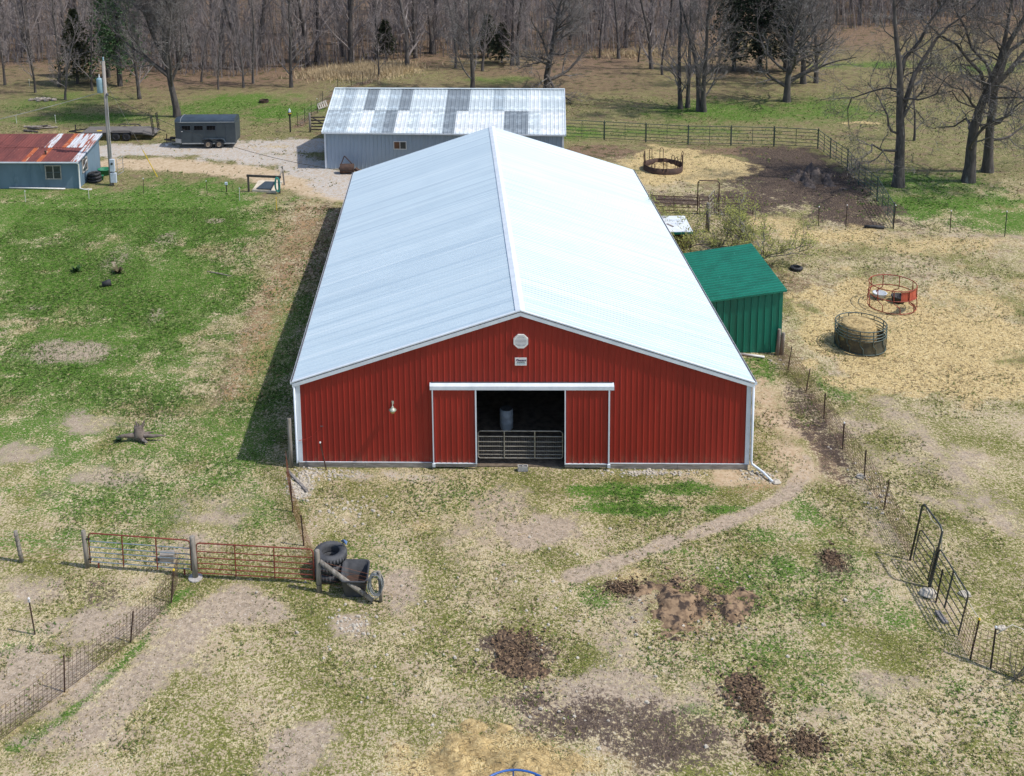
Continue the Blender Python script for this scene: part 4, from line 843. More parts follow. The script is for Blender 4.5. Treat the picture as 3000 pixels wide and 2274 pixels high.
for x in (-2.32, -1.28, -.24):
    wd = root('window', (x + .05, -.015, 1.72), None, None); wd.parent = ht
    part('frame', MB().box((0, -.01, .2), (.78, .03, .04)).box((0, -.01, -.2), (.78, .03, .04)).box((-.38, -.01, 0), (.04, .03, .4)).box((.38, -.01, 0), (.04, .03, .4)), M['trailer_roof'], wd, world=False)
    part('pane', MB().box((0, -.004, 0), (.72, .02, .38)), M['dark_pane'], wd, world=False)
    for xx in (-.13, .13): part('bar', MB().tube([(xx, -.02, -.19), (xx, -.02, .19)], .008, 5), M['black_rubber'], wd, world=False)
dm = MB()
for x in (-2.72, -1.78, -.74, .25, 1.05): dm.box((x, -.008, (TF + TH) / 2), (.03, .02, TH - TF - .1))
part('seam', dm, M['trailer_roof'], ht, world=False)
part('escape_door', MB().box((-2.25, -.006, 1.0), (.88, .02, 1.1)), M['trailer_paint'], ht, world=False)
part('door_latch', MB().box((-2.62, -.03, 1.42), (.12, .04, .05)), M['cap_white'], ht, world=False)
fdm = MB(); arc = [(-.98, .52), (-.9, .72), (-.75, .82), (.75, .82), (.9, .72), (.98, .52)]
for (xa, za), (xb, zb) in zip(arc[:-1], arc[1:]): fdm.beam((xa, -.12, za), (xb, -.12, zb), .24, .03)
part('fender', fdm, M['trailer_roof'], ht, world=False)
for x in (-.46, .46): 
    wheel(ht, x, -.10, .345, .345, .2, M['rim']); wheel(ht, x, TW + .10, .345, .345, .2, M['rim'])
part('tongue', MB().beam((TL0 - 1.15, TW / 2, .5), (TL0 + .3, .35, .44), .08, .1).beam((TL0 - 1.15, TW / 2, .5), (TL0 + .3, TW - .35, .44), .08, .1).box((TL0 - .45, TW / 2, .62), (.4, .3, .2)), M['black_steel'], ht, world=False)
part('jack', MB().tube([(TL0 - .95, TW / 2, .12), (TL0 - .95, TW / 2, 1.0)], .035, 8).beam((TL0 - .95, TW / 2, .95), (TL0 - .75, TW / 2, 1.0), .02, .02), M['rust_steel'], ht, world=False)
part('jack_block', MB().box((TL0 - .95, TW / 2, .06), (.22, .22, .14)), M['cap_white'], ht, world=False)
part('rear_rail', MB().box((TL1 + .02, TW / 2, TH - .8), (.03, TW - .1, 1.5)), M['trailer_roof'], ht, world=False)

w1 = Vector((*(-31.20,47.77), 0)); w2_ = Vector((*(-30.21,47.72), 0)); mid = (w1 + w2_) / 2
ft = root('flatbed_trailer', (mid.x, mid.y, hz(mid.x, mid.y)), 'black flatbed trailer with grey plank deck and raised rear ramps', 'flatbed trailer', rz=-.03)
FW = 2.1
for k in range(9):
    part('deck_plank', MB().box((-.85, .0 + (k + .5) * FW / 9, .69), (5.3, FW / 9 - .02, .045)), M['deck'], ft, world=False)
part('frame', MB().box((-.85, -.03, .62), (5.4, .06, .14)).box((-.85, FW + .03, .62), (5.4, .06, .14)).box((-3.52, FW / 2, .62), (.08, FW, .14)), M['black_steel'], ft, world=False)
part('dovetail', MB().prism([(1.8, 0, .71), (2.75, 0, .48), (2.75, 0, .40), (1.8, 0, .58)], (0, FW, 0)), M['deck'], ft, world=False)
part('tongue', MB().beam((-5.0, FW / 2, .55), (-3.5, .3, .6), .08, .1).beam((-5.0, FW / 2, .55), (-3.5, FW - .3, .6), .08, .1), M['black_steel'], ft, world=False)
part('jack', MB().tube([(-4.4, FW / 2, .15), (-4.4, FW / 2, 1.15)], .05, 8), M['black_steel'], ft, world=False)
for y in (.25, FW - .35):
    r = root('ramp', (2.7, y, .5), None, None); r.parent = ft; r.rotation_euler = (0, -.08, 0)
    part('side_bar', MB().box((0, -.18, .75), (.06, .05, 1.55)).box((0, .18, .75), (.06, .05, 1.55)), M['black_steel'], r, world=False)
    for k in range(6): part('rung', MB().box((0, 0, .1 + k * .26), (.05, .36, .05)), M['black_steel'], r, world=False)
for y0 in (-.14, FW + .14):
    fdm = MB(); arc = [(-1.0, .55), (-.88, .78), (-.72, .86), (.72, .86), (.88, .78), (1.0, .55)]
    for (xa, za), (xb, zb) in zip(arc[:-1], arc[1:]): fdm.beam((xa, y0, za), (xb, y0, zb), .26, .025)
    part('fender', fdm, M['black_steel'], ft, world=False)
    for x in (-.46, .46): wheel(ft, x, y0, .36, .36, .22, M['black_steel'])
part('strap', MB().box((-2.1, .5, .73), (.4, .22, .05)), M['yellow'], ft, world=False)
part('tail_brace', MB().beam((2.75, .2, .5), (3.3, .35, .62), .05, .06).beam((2.75, FW - .3, .5), (3.3, FW - .2, .3), .05, .06), M['black_steel'], ft, world=False)

# ------------------------------------------------------------------ well cover with its timber frame
s0, s1, s2, s3 = (P3(p) for p in ((-16.95,33.20), (-15.18,32.85), (-15.03,35.33), (-16.87,35.47)))
wl = root('well_slab', s0, 'pale concrete well slab with dark steel hatch', 'well cover')
part('slab', MB().prism([p - Vector((0, 0, .05)) for p in (s0, s1, s2, s3)], (0, 0, .20)), M['slab'], wl)
h4 = [P3(p, .17) for p in ((-16.68,33.34), (-15.57,33.16), (-15.51,34.86), (-16.30,34.96))]
part('hatch', MB().prism(h4, (0, 0, .06)), M['trailer_paint'], wl)
pf = root('hitching_frame', P3((-17.21,33.28)), 'dark timber post frame around the concrete well slab', 'timber frame')
pa, pb, pc = P3((-17.21,33.28)), P3((-14.93,32.85)), P3((-14.87,34.76))
part('post', MB().box(pa + Vector((0, 0, .6)), (.13, .13, 1.3)), M['dark_wood'], pf)
part('post', MB().box(pb + Vector((0, 0, .62)), (.15, .13, 1.34)), M['dark_wood'], pf)
part('post', MB().beam(pc, pc + Vector((-.1, 0, 1.42)), .1, .1), M['weathered_wood'], pf)
part('crossbar', MB().beam(pa + Vector((-.1, 0, 1.2)), pb + Vector((.15, 0, 1.2)), .1, .16), M['dark_wood'], pf)
part('brace', MB().beam(pb + Vector((0, 0, 1.2)), pc + Vector((-.08, 0, 1.15)), .07, .09), M['weathered_wood'], pf)
hm = MB()
for k in range(9):
    r0 = rnd.uniform(.34, .5); cx = rnd.uniform(-.06, .06)
    hm.tube([pb + Vector((-.09 + cx + math.sin(2 * PI * i / 16) * .15, -.13 - .02 * k + math.sin(2 * PI * i / 16) * .03, .72 + math.cos(2 * PI * i / 16) * (r0 + .1))) for i in range(16)], .02, 5, closed=True)
thing('hose_coil', hm, M['hose_teal'], 'teal garden hose coiled over the well frame post', 'hose', base=pb, smooth=True)
q = P3((-18.82,33.32)); yp = root('yard_hydrant', q, 'short dark yard hydrant left of the well frame', 'hydrant')
part('pipe', MB().tube([q, q + Vector((0, 0, .55))], .04, 8), M['tpost'], yp)
part('head', MB().box(q + Vector((0, -.02, .62)), (.18, .14, .18)), M['box_grey'], yp)

# ------------------------------------------------------------------ stakes of electric fence round the lawn
STK = [((-32.82,31.51), 0.83, 'stake', 'white fibreglass stake on lawn below the pvc pipe of blue shed'), ((-28.42,32.03), 0.78, 'stake', 'pale stake by the shed downspout outlet'),
       ((-24.79,33.11), 1.14, 'tpost', 'dark steel stake on lawn edge right of utility pole'), ((-20.15,32.98), 0.96, 'tpost', 'dark steel stake midway between yellow guard and well'),
       ((-17.52,31.42), 0.92, 'stake', 'thin white stake just left of the well slab'), ((-14.60,29.42), 0.94, 'yellow', 'thin yellow stake in front of the well slab'),
       ((-42.42,54.22), 0.80, 'stake', 'white stake behind the left end of rusty shed roof'), ((-38.69,54.03), 0.80, 'stake', 'white stake behind the rusty shed roof near pole'),
       ((-47.45,70.52), 0.74, 'stake', 'distant white stake beside the leaning bare tree at left')]
for p, h, mt, lb in STK:
    q = P3(p); lx = rnd.uniform(-.04, .04); st = root('fence_stake', q, lb, 'stake', 'stakes round the lawn')
    part('shaft', MB().tube([q, q + Vector((lx, 0, h))], .022, 6), M[mt], st)
    part('clip', MB().box(q + Vector((lx, 0, h - .03)), (.07, .06, .06)), M['cap_white' if mt != 'yellow' else 'yellow'], st)

# ------------------------------------------------------------------ fences
def tpost(parent, base, top, mat='tpost', cap=None):
    d = (top - base)
    mb = MB().beam(base - d.normalized() * .1, top, .055, .012).beam(base - d.normalized() * .1, top, .012, .05)
    for k in range(1, 9): mb.box(base + d * (k / 9.5), (.03, .03, .015))
    o = part('post', mb, M[mat], parent)
    if cap: part('post_cap', MB().lathe([(.022, 0), (.038, .015), (.04, .05), (.02, .08)], top - Vector((0, 0, .03)), 8), M[cap], o)
    return o
def woven(parent, a, b, h, mat, sx=.16, rows=9, lean=Vector((0, 0, 0)), r=.0042):
    mb = MB(); L = (b - a).length; n = max(2, int(L / sx))
    nr = rows
    for i in range(nr):
        f = (i / (nr - 1)) ** 1.25; z = Vector((0, 0, .05 + f * (h - .05))) + lean * f
        sg = [a.lerp(b, k / 6) + z - Vector((0, 0, .05 * 4 * (k / 6) * (1 - k / 6) * f)) for k in range(7)]
        mb.tube(sg, r, 3, False)
    for k in range(n + 1):
        p = a.lerp(b, k / n); mb.tube([p + Vector((0, 0, .03)), p + Vector((0, 0, h - .04)) + lean], r, 3, False)
    o = part('wire_mesh', mb, M[mat], parent); o['kind'] = 'stuff'; return o
def wpost(parent, base, top, r=.085, mat='post_wood'):
    return part('post', MB().tube([base - (top - base).normalized() * .12, base.lerp(top, .5) + Vector((.008, 0, 0)), top - (top - base).normalized() * .02, top], [r * 1.05, r, r * .97, r * .8], 10), M[mat], parent, True)

# right-hand woven fence, running from the green shed towards the camera
RB = [((13.22,9.93), 1.54), ((13.24,8.42), 1.19), ((13.42,6.30), 1.14), ((13.47,4.00), 1.18), ((13.42,1.52), 1.12), ((13.50,-0.67), 1.22), ((13.47,-2.75), 1.23), ((13.23,-5.73), 1.5)]
rf_ = root('woven_wire_fence', P3(RB[0][0]), 'rusty woven wire fence on steel posts running right of the barn', 'fence', 'woven wire fences')
pts = []
for k, (p, h) in enumerate(RB):
    q = P3(p); h = min(max(h, 1.15), 1.5); lean = Vector((.04 + .12 * (k in (2, 6, 1)), .05, 0)); pts.append(q)
    if k == 0:
        for dx in (0, .2): wpost(rf_, q + Vector((dx - .05, .02 * dx, 0)), q + Vector((dx + .02, 0, 1.35 - dx * .9)), .09)
    elif k < 7: tpost(rf_, q, q + Vector((0, 0, h)) + lean, 'tpost', 'cap_white' if k in (4,) else None)
for a, c in zip(pts[:-1], pts[1:]): woven(rf_, a, c, 1.12, 'fence_wire', .15, 10, Vector((.05, .03, 0)), .0085)
# walk-through gate with its arch
ga, gb_, gc = P3((13.23,-5.73)), P3((13.26,-7.20)), P3((13.16,-9.59))
ln = Vector((.38, .1, 0))
wg = root('walk_through_gate', ga, 'tall arched dark pipe walk-through gate in the right fence', 'gate')
Hh = 2.15; up2 = Vector((0, 0, 1))
tl, tr2 = ga + ln + up2 * Hh, gb_ + ln + up2 * Hh
part('arch', MB().tube([ga - up2 * .05, ga.lerp(tl, .95), tl.lerp(tr2, .08), tl.lerp(tr2, .9), tr2 - up2 * .12, gb_ - up2 * .05], .036, 8), M['walk_gate'], wg, True)
la, lb2 = ga.lerp(gb_, .13), ga.lerp(gb_, .9)
lf = lambda p, z: p + ln * (z / Hh) + up2 * z
part('leaf_frame', MB().tube([lf(la, .16), lf(la, 1.22), lf(la.lerp(lb2, .1), 1.32), lf(la.lerp(lb2, .92), 1.32), lf(lb2, 1.22), lf(lb2, .16)], .024, 6, closed=True), M['walk_gate'], wg, True)
for z in (.40, .64, .88, 1.1): part('rail', MB().tube([lf(la, z), lf(lb2, z)], .018, 6), M['walk_gate'], wg)
part('brace', MB().beam(lf(gb_, .1), lf(gb_, 1.45), .07, .07), M['walk_gate'], wg)
pn = root('corral_panel', gb_, 'green pipe panel wired to the arched walk-through gate', 'corral panel', 'corral panels')
def cpanel(parent, a, b, h, mat, rails=6, r=.022, lean=Vector((0, 0, 0)), stays=(.5,), z0=.18):
    L = (b - a); up = Vector((0, 0, 1)); lf = lambda t, z: a + L * t + up * z + lean * (z / h)
    e = .12 / max(L.length, .3)
    part('frame', MB().tube([lf(0, z0 - .1), lf(0, h - .1), lf(e * .4, h - .02), lf(e, h), lf(1 - e, h), lf(1 - e * .4, h - .02), lf(1, h - .1), lf(1, z0 - .1)], r * 1.12, 6), M[mat], parent)
    for i in range(rails - 1):
        z = z0 + (h - z0) * i / (rails - 1); part('rail', MB().tube([lf(0, z), lf(1, z)], r * .82, 6), M[mat], parent)
    for s in stays: part('stay', MB().beam(lf(s, z0 - .02), lf(s, h), .05, .03), M[mat], parent)
cpanel(pn, gb_.lerp(gc, .04), gc, 1.45, 'walk_gate', 6, .024, Vector((.3, .12, 0)))
q = P3((13.18,-7.95)); tp = root('steel_post', q, 'dark steel post standing behind the green pipe panel', 'post'); tpost(tp, q, q + Vector((.2, .1, 1.15)))
rp = root('woven_wire_fence', gc, 'short woven wire fence at right edge ending by the scrub', 'fence', 'woven wire fences')
q1, q2, q3 = P3((13.10,-10.56)), P3((13.55,-10.91)), P3((14.59,-11.61))
tpost(rp, q1, q1 + Vector((.25, .12, 1.3)), 'tpost', 'yellow'); tpost(rp, q2, q2 + Vector((.12, .1, 1.32)), 'tpost', 'cap_white')
tpost(rp, q3, q3 + Vector((.12, .1, 1.3)), 'tpost')
woven(rp, gc, q1, 1.1, 'fence_wire', .15, 10, Vector((.2, .1, 0)), .0085); woven(rp, q1, q2, 1.12, 'fence_wire', .15, 10, Vector((.12, .1, 0)), .0085); woven(rp, q2, q3, 1.12, 'fence_wire', .15, 10, Vector((.1, .1, 0)), .0085)
rpm = MB().tube([tl + Vector((.02, 0, 0)), tl.lerp(tr2, .5) - up2 * .22, tr2 - up2 * .05, gb_ + ln + up2 * 1.6, lf(gb_, 1.25) + Vector((.15, -.05, 0)), gb_.lerp(gc, .3) + Vector((.32, .1, 1.42)), gc + Vector((.33, .1, 1.15)), gc.lerp(q1, .5) + Vector((.33, .12, 1.15)), q1 + Vector((.25, .12, 1.33))], .014, 6)
thing('rope', rpm, M['rope'], 'pale rope hanging over the arched gate to the yellow-capped post', 'rope', smooth=True)
thing('rope', MB().tube([q2 + Vector((.15, .1, 1.1)), q2 + Vector((.35, .1, 1.25)), q2 + Vector((.6, .1, 1.42)), q2 + Vector((.9, .05, 1.3)), q2 + Vector((1.5, -.1, 1.15))], .017, 6), M['rope'], 'thick pale rope arching off the white-capped post', 'rope', smooth=True)
def rock(p, s, label, name='rock', cat='rock', group=None, seed=1, flat=.6, mat='stone'):
    r = random.Random(seed); mb = MB(); n = 9; mrows = 6; vs = []; q = P3(p)
    for i in range(mrows + 1):
        ph = PI * i / mrows
        for j in range(n):
            th = 2 * PI * j / n; k = s * (1 + r.uniform(-.22, .22))
            vs.append(q + Vector((k * math.sin(ph) * math.cos(th) * 1.25, k * math.sin(ph) * math.sin(th), k * math.cos(ph) * flat + s * flat * .55)))
    mb.add(vs, [(i * n + j, (i + 1) * n + j, (i + 1) * n + (j + 1) % n, i * n + (j + 1) % n) for i in range(mrows) for j in range(n)])
    return thing(name, mb, M[mat], label, cat, group, q)
rock((13.09,-7.55), .24, 'large pale rock at the foot of the arched gate', seed=2)
rock((14.28,-7.58), .16, 'pale rock behind the green pipe panel', seed=3)
rock((9.97,-1.01), .15, 'white rock at the end of the barn downspout', seed=5)
rock((13.44,-0.57), .15, 'pale rock at a fence post halfway down the right fence', seed=6)
rock((14.72,-9.17), .12, 'small grey rock beyond the yellow and white capped posts', seed=8)
q = P3((13.01,-8.44)); q2b = P3((13.06,-9.00))
thing('plank', MB().beam(q + up2 * .05, q2b + up2 * .06, .17, .06), M['grey_plank'], 'weathered grey plank lying below the green pipe panel', 'plank')
# thorny scrub at the right edge
def scrub(p, label, n, h, sp, seed, mat='twig', name='dead_scrub', cat='scrub'):
    r = random.Random(seed); q = P3(p); mb = MB()
    def br(a, d, L, rad, lv):
        pts = [a]; dd = Vector(d)
        for _ in range(4):
            dd = (dd + Vector((r.uniform(-.4, .4), r.uniform(-.4, .4), r.uniform(-.25, .3)))).normalized(); pts.append(pts[-1] + dd * L / 4)
        mb.tube(pts, [rad, rad * .8, rad * .6, rad * .4, rad * .2], 4, False)
        if lv > 0:
            for _ in range(3): br(pts[r.randint(1, 4)], (dd + Vector((r.uniform(-1, 1), r.uniform(-1, 1), r.uniform(-.3, .6)))).normalized(), L * .5, rad * .5, lv - 1)
    for _ in range(n): br(q, Vector((r.uniform(-1, 1) * sp, r.uniform(-1, 1) * sp, 1)).normalized(), h * r.uniform(.7, 1.2), .016, 2)
    return thing(name, mb, M[mat], label, cat, base=q)
scrub((14.07,-11.35), 'bare thorny scrub tangled in the wire at right edge', 7, 1.0, .8, 4)

# ------------------------------------------------------------------ left foreground: posts, two gates, tyres, trough
def tube_gate(parent, a, b, h, fmat, rmat, rails, stays, z0=.18, mesh=False, r=.026):
    L = b - a; up = Vector((0, 0, 1)); lf = lambda t, z: a + L * t + up * z; e = .13 / L.length
    part('frame', MB().tube([lf(0, z0 + .0), lf(0, h - .12), lf(e * .35, h - .03), lf(e, h), lf(1 - e, h), lf(1 - e * .35, h - .03), lf(1, h - .12), lf(1, z0)], r, 7), M[fmat], parent, True)
    for z in rails: part('rail', MB().tube([lf(0, z), lf(1, z)], r * .72, 6), M[rmat], parent)
    for s in stays: part('stay', MB().beam(lf(s, z0 - .04), lf(s, h), .075, .03), M[fmat], parent)
    if mesh:
        mb = MB()
        for k in range(1, 27): mb.tube([lf(k / 27, z0), lf(k / 27, h)], .0035, 3, False)
        for k in range(1, 9): mb.tube([lf(0, z0 + (h - z0) * k / 9), lf(1, z0 + (h - z0) * k / 9)], .003, 3, False)
        o = part('wire_mesh', mb, M['rust_wire'], parent); o['kind'] = 'stuff'
p0, p1, p2, p3 = P3((-18.42,-6.37)), P3((-15.92,-6.62)), P3((-11.88,-7.13)), P3((-7.42,-7.76))
def single_post(base, top, label, r=.085, nm='wooden_post', cat='post', grp='wooden gate posts'):
    o = root(nm, base, label, cat, grp); wpost(o, base, top, r); return o
o = single_post(p0, p0 + Vector((-.16, .05, 1.22)), 'leaning wooden post wrapped with wire at left edge', .075)
for k in range(6): part('wire_wrap', MB().ring(p0 + Vector((-.16, .05, 1.22)) * ((k + .6) / 6.4), .082, .007, 12, 4), M['cable'], o)
mb = MB()
for k in range(5):
    z = .2 + k * .2; mb.tube([p0 + Vector((-4.5, .3, z)), p0 + Vector((-.02 * k, .01, z))], .005, 3, False)
    mb.tube([p0 + Vector((-.02 * k, .01, z)), p1 + Vector((0, 0, z + .05))], .005, 3, False)
thing('wire_strands', mb, M['rust_wire'], 'thin rusty wire strands running left from the red and blue gate', 'wire', base=p0)
o = single_post(p1, p1 + Vector((-.05, 0, 1.46)), 'tall wooden gate post at left end of the red and blue gate', .085)
part('hinge', MB().box(p1 + Vector((.1, -.02, 1.15)), (.16, .05, .05)).box(p1 + Vector((.1, -.02, .35)), (.16, .05, .05)), M['black_steel'], o)
o = single_post(p2, p2 + Vector((-.03, 0, 1.62)), 'wooden post with concrete collar between the two farm gates', .10)
part('concrete_collar', MB().lathe([(.26, -.05), (.25, .04), (.12, .07)], p2, 14), M['concrete'], o)
o = single_post(p3, p3 + Vector((-.02, 0, 1.58)), 'wooden corner post right of the red mesh gate', .09)
part('wire_wrap', MB().ring(p3 + Vector((0, 0, .3)), .1, .012, 14, 5), M['cable'], o)
g1 = root('farm_gate', P3((-15.81,-6.60)), 'red framed tube gate with blue-grey rails in left foreground', 'gate', 'farm gates in the left foreground')
a, c = P3((-15.80,-6.61)), P3((-12.04,-6.98))
tube_gate(g1, a, c, 1.36, 'gate_red', 'gate_blue', (.24, .42, .62, .82, 1.05), (.333, .667))
part('foot', MB().box(a.lerp(c, .08) + Vector((0, 0, .1)), (.05, .05, .2)), M['gate_red'], g1); part('foot', MB().box(a.lerp(c, .93) + Vector((0, 0, .12)), (.06, .05, .24)), M['gate_red'], g1)
g2 = root('farm_gate', P3((-11.81,-7.05)), 'all red tube gate backed with wire mesh in left foreground', 'gate', 'farm gates in the left foreground')
tube_gate(g2, P3((-11.80,-7.09)), P3((-7.64,-7.38)), 1.34, 'gate_red', 'gate_red', (.18, .36, .56, .78, 1.02), (.333, .667), mesh=True)
# diagonal brace and the short post with its coil
q4 = P3((-5.27,-8.22)); q5 = P3((-5.54,-8.26))
br = root('brace_pole', q5, 'grey diagonal brace pole leaning from corner post to ground', 'brace pole')
part('pole', MB().tube([p3 + Vector((.06, -.02, 1.16)), (p3 + q5) / 2 + Vector((0, 0, .62)), q5 + Vector((0, 0, .06))], [.085, .085, .08], 10), M['post_wood'], br, True)
o = single_post(q4, q4 + Vector((-.03, .02, 1.1)), 'short wooden post holding a grey coil of pipe', .06)
hm = MB()
for k in range(12):
    R_ = rnd.uniform(.28, .42); tz = rnd.uniform(-.07, .07)
    hm.tube([q4 + Vector((-.16 + math.sin(2 * PI * i / 22) * R_ * .62 + tz * .6, -.03 + .015 * k - .09 + math.cos(2 * PI * i / 22) * .05, .66 + tz * .5 + math.cos(2 * PI * i / 22) * R_)) for i in range(22)], .016, 5, closed=True)
thing('pipe_coil', hm, M['hose_grey'], 'grey plastic pipe coil hung on the short wooden post', 'pipe coil', base=q4, smooth=True)
mb = MB()
for k in range(6): mb.tube([p3 + Vector((.05, 0, .35 + k * .16)), q4 + Vector((0, 0, .22 + k * .14))], .006, 4, False)
thing('wire_strands', mb, M['rust_wire'], 'rusty wire strands between corner post and short post', 'wire', base=p3)
tb = P3((-7.15,-6.83))
for k in range(3):
    thing('tractor_tyre', tyre(MB(), tb + Vector((.02 * k, .03 * k, k * .31 + .0)), .565, .30, .56, 32, 30), M['tyre_dusty'], ['bottom', 'middle', 'top'][k] + ' tractor tyre of the stack by the red gate', 'tyre', 'tractor tyres stacked by the red gate', tb + Vector((0, 0, k * .31)), True)
sp_ = P3((-6.68,-6.56)); o = root('rag_stake', sp_, 'blue rag tied to a stake behind the tractor tyres', 'stake')
part('stake', MB().tube([sp_, sp_ + Vector((0, 0, 1.15))], .025, 6), M['weathered_wood'], o)
part('rag', MB().add([sp_ + Vector(v) for v in ((-.1, .0, 1.1), (.02, -.06, 1.22), (.16, 0, 1.1), (.12, -.04, .98), (0, .05, 1.02), (-.06, -.05, 1.16))], [(0, 1, 5), (1, 2, 3), (1, 3, 4), (0, 4, 1), (5, 4, 3)]), M['blue_cloth'], o)
# trough: square tub with rounded corners
tc_ = P3((-6.18,-7.54)); tro = root('water_trough', tc_, 'square black rubber water trough beside the tractor tyres', 'trough')
def rr(w, h, rad, z, n=5):
    out = []
    for cx, cy, a0 in ((w / 2 - rad, h / 2 - rad, 0), (-w / 2 + rad, h / 2 - rad, PI / 2), (-w / 2 + rad, -h / 2 + rad, PI), (w / 2 - rad, -h / 2 + rad, 1.5 * PI)):
        for k in range(n + 1): t_ = a0 + PI / 2 * k / n; out.append((cx + rad * math.cos(t_), cy + rad * math.sin(t_), z))
    return out
loops = [rr(.72, .95, .12, 0), rr(.90, 1.16, .15, .62), rr(.96, 1.22, .17, .63), rr(.96, 1.22, .17, .67), rr(.84, 1.10, .14, .665), rr(.66, .90, .11, .1)]
mb = MB(); n_ = len(loops[0]); vs = [tc_ + Vector(v) for lp in loops for v in lp]
mb.add(vs, [(i * n_ + j, i * n_ + (j + 1) % n_, (i + 1) * n_ + (j + 1) % n_, (i + 1) * n_ + j) for i in range(5) for j in range(n_)])
part('tub', mb, M['tyre_dusty'], tro, True)
part('silt', MB().poly([tc_ + Vector(v) for v in rr(.68, .92, .11, .15)]), M['trough_floor'], tro)
# wire fence from the barn corner down to the gates, seen along its length
wp = P3((-9.49,-0.06)); o = single_post(wp, wp + Vector((0, 0, 2.2)), 'tall square wooden post beside the left corner of barn', .09)
wf = root('woven_wire_fence', P3((-9.50,-0.46)), 'rusty woven wire fence from barn corner down to tractor tyres', 'fence', 'woven wire fences')
fa = [P3((-9.58,-0.71)), P3((-8.98,-3.17)), P3((-8.28,-5.27)), P3((-7.65,-7.17))]
for a, c in zip(fa[:-1], fa[1:]): woven(wf, a, c, 1.15, 'rust_wire', .13, 10)
for q in (fa[1], fa[2]): tpost(wf, q, q + Vector((-.06, 0, 1.25)), 'rust_steel')
q, q2b = P3((-9.58,-0.41)), P3((-8.59,-1.88))
thing('plank', MB().beam(q + up2 * .05, q2b + up2 * .05, .10, .09), M['grey_plank'], 'grey timber edging plank by the left corner of barn', 'plank')
q = P3((-8.00,-0.27)); tp = root('steel_post', q, 'thin steel post with white cap before the red wall', 'post'); tpost(tp, q, q + Vector((-.22, .05, 1.2)), 'rust_steel', 'cap_white')
# rubble at the barn corner (uncountable)
mb = MB(); r = random.Random(12)
def pebble(q, s):
    vs = [q + Vector((s * r.uniform(.7, 1.3) * math.cos(k * PI / 3), s * r.uniform(.6, 1.1) * math.sin(k * PI / 3), r.uniform(0, .02))) for k in range(6)]
    tp_ = [v * 1.0 + (q - v) * .35 + Vector((0, 0, s * .7)) for v in vs]
    mb.add(vs + tp_, [(k, (k + 1) % 6, (k + 1) % 6 + 6, k + 6) for k in range(6)] + [(6, 7, 8, 9, 10, 11)])
for (cx, cy, rx, ry), n in (((-8.94,-1.29,0.53,1.08), 260), ((-7.91,-0.57,1.26,0.35), 90), ((5.10,-0.34,1.91,0.25), 120), ((-6.84,-3.10,1.58,1.33), 60), ((9.36,-0.63,0.81,0.53), 60), ((-6.17,-9.37,0.68,0.45), 60), ((13.47,-1.60,0.78,2.76), 40), ((-1.06,-9.55,9.73,5.42), 160), ((13.35,9.26,0.98,0.68), 14)):
    for _ in range(n):
        x, y = cx + r.gauss(0, rx * .5), cy + r.gauss(0, ry * .5)
        if abs(x) < 9.2 and -.06 < y < 29: continue
        pebble(P3((x, y), -.005), r.uniform(.025, .075))
o = thing('rubble', mb, M['stone'], 'pale broken stones scattered along the foot of the barn', 'stones', base=(0, 0, 0)); o['kind'] = 'stuff'
# left diagonal fence
LB_ = [((-12.44,-7.47), 1.1), ((-12.42,-8.42), 1.19), ((-13.27,-10.35), 1.04), ((-14.70,-12.49), 1.21), ((-15.99,-14.51), 1.3), ((-16.84,-15.94), 1.3)]
lfz = root('woven_wire_fence', P3(LB_[1][0]), 'rusty woven wire fence slanting across the bottom left corner', 'fence', 'woven wire fences')
pts = []
for k, (p, h) in enumerate(LB_):
    q = P3(p); pts.append(q); h = min(max(h, 1.1), 1.45)
    if 0 < k: tpost(lfz, q, q + Vector((.14 if k < 3 else .05, .06, h)), 'rust_steel', 'yellow' if k == 1 else None)
for a, c in zip(pts[:-1], pts[1:]): woven(lfz, a, c, 1.1, 'fence_wire', .15, 10, Vector((.06, .04, 0)), .0065)
q = P3((-16.55,-10.04)); tp = root('steel_post', q, 'lone steel post with white top in the left dirt pen', 'post'); tpost(tp, q, q + Vector((-.1, 0, 1.3)), 'tpost', 'cap_white')
part('white_band', MB().box(q + Vector((-.1, 0, 1.26)), (.07, .05, .14)), M['cap_white'], tp)

# ------------------------------------------------------------------ corral
CB = [(6.22,46.99), (9.73,46.08), (12.93,45.20), (16.11,44.34), (19.38,44.00), (22.60,43.57), (25.72,42.74), (25.73,39.98), (25.93,36.94), (25.49,33.50), (25.58,30.38), (24.79,25.58)]
names = ['next to the outbuilding', 'second from the outbuilding', 'third from the outbuilding', 'fourth from the outbuilding', 'fifth from the outbuilding', 'at the far right corner', 'just past the corner', 'second past the corner', 'third past the corner', 'fourth past the corner', 'at the near end beside the oak']
pts = [P3(p) for p in CB]
for k, (a, c) in enumerate(zip(pts[:-1], pts[1:])):
    pn = root('corral_panel', a, 'green pipe corral panel ' + names[k], 'corral panel', 'corral panels')
    cpanel(pn, a.lerp(c, .01), a.lerp(c, .99), 1.55, 'panel_green', 6, .026, stays=(.5,) if k < 7 else (.33, .66))
    part('post', MB().tube([c - up2 * .1, c + up2 * 1.66], .045, 8), M['panel_green'], pn)
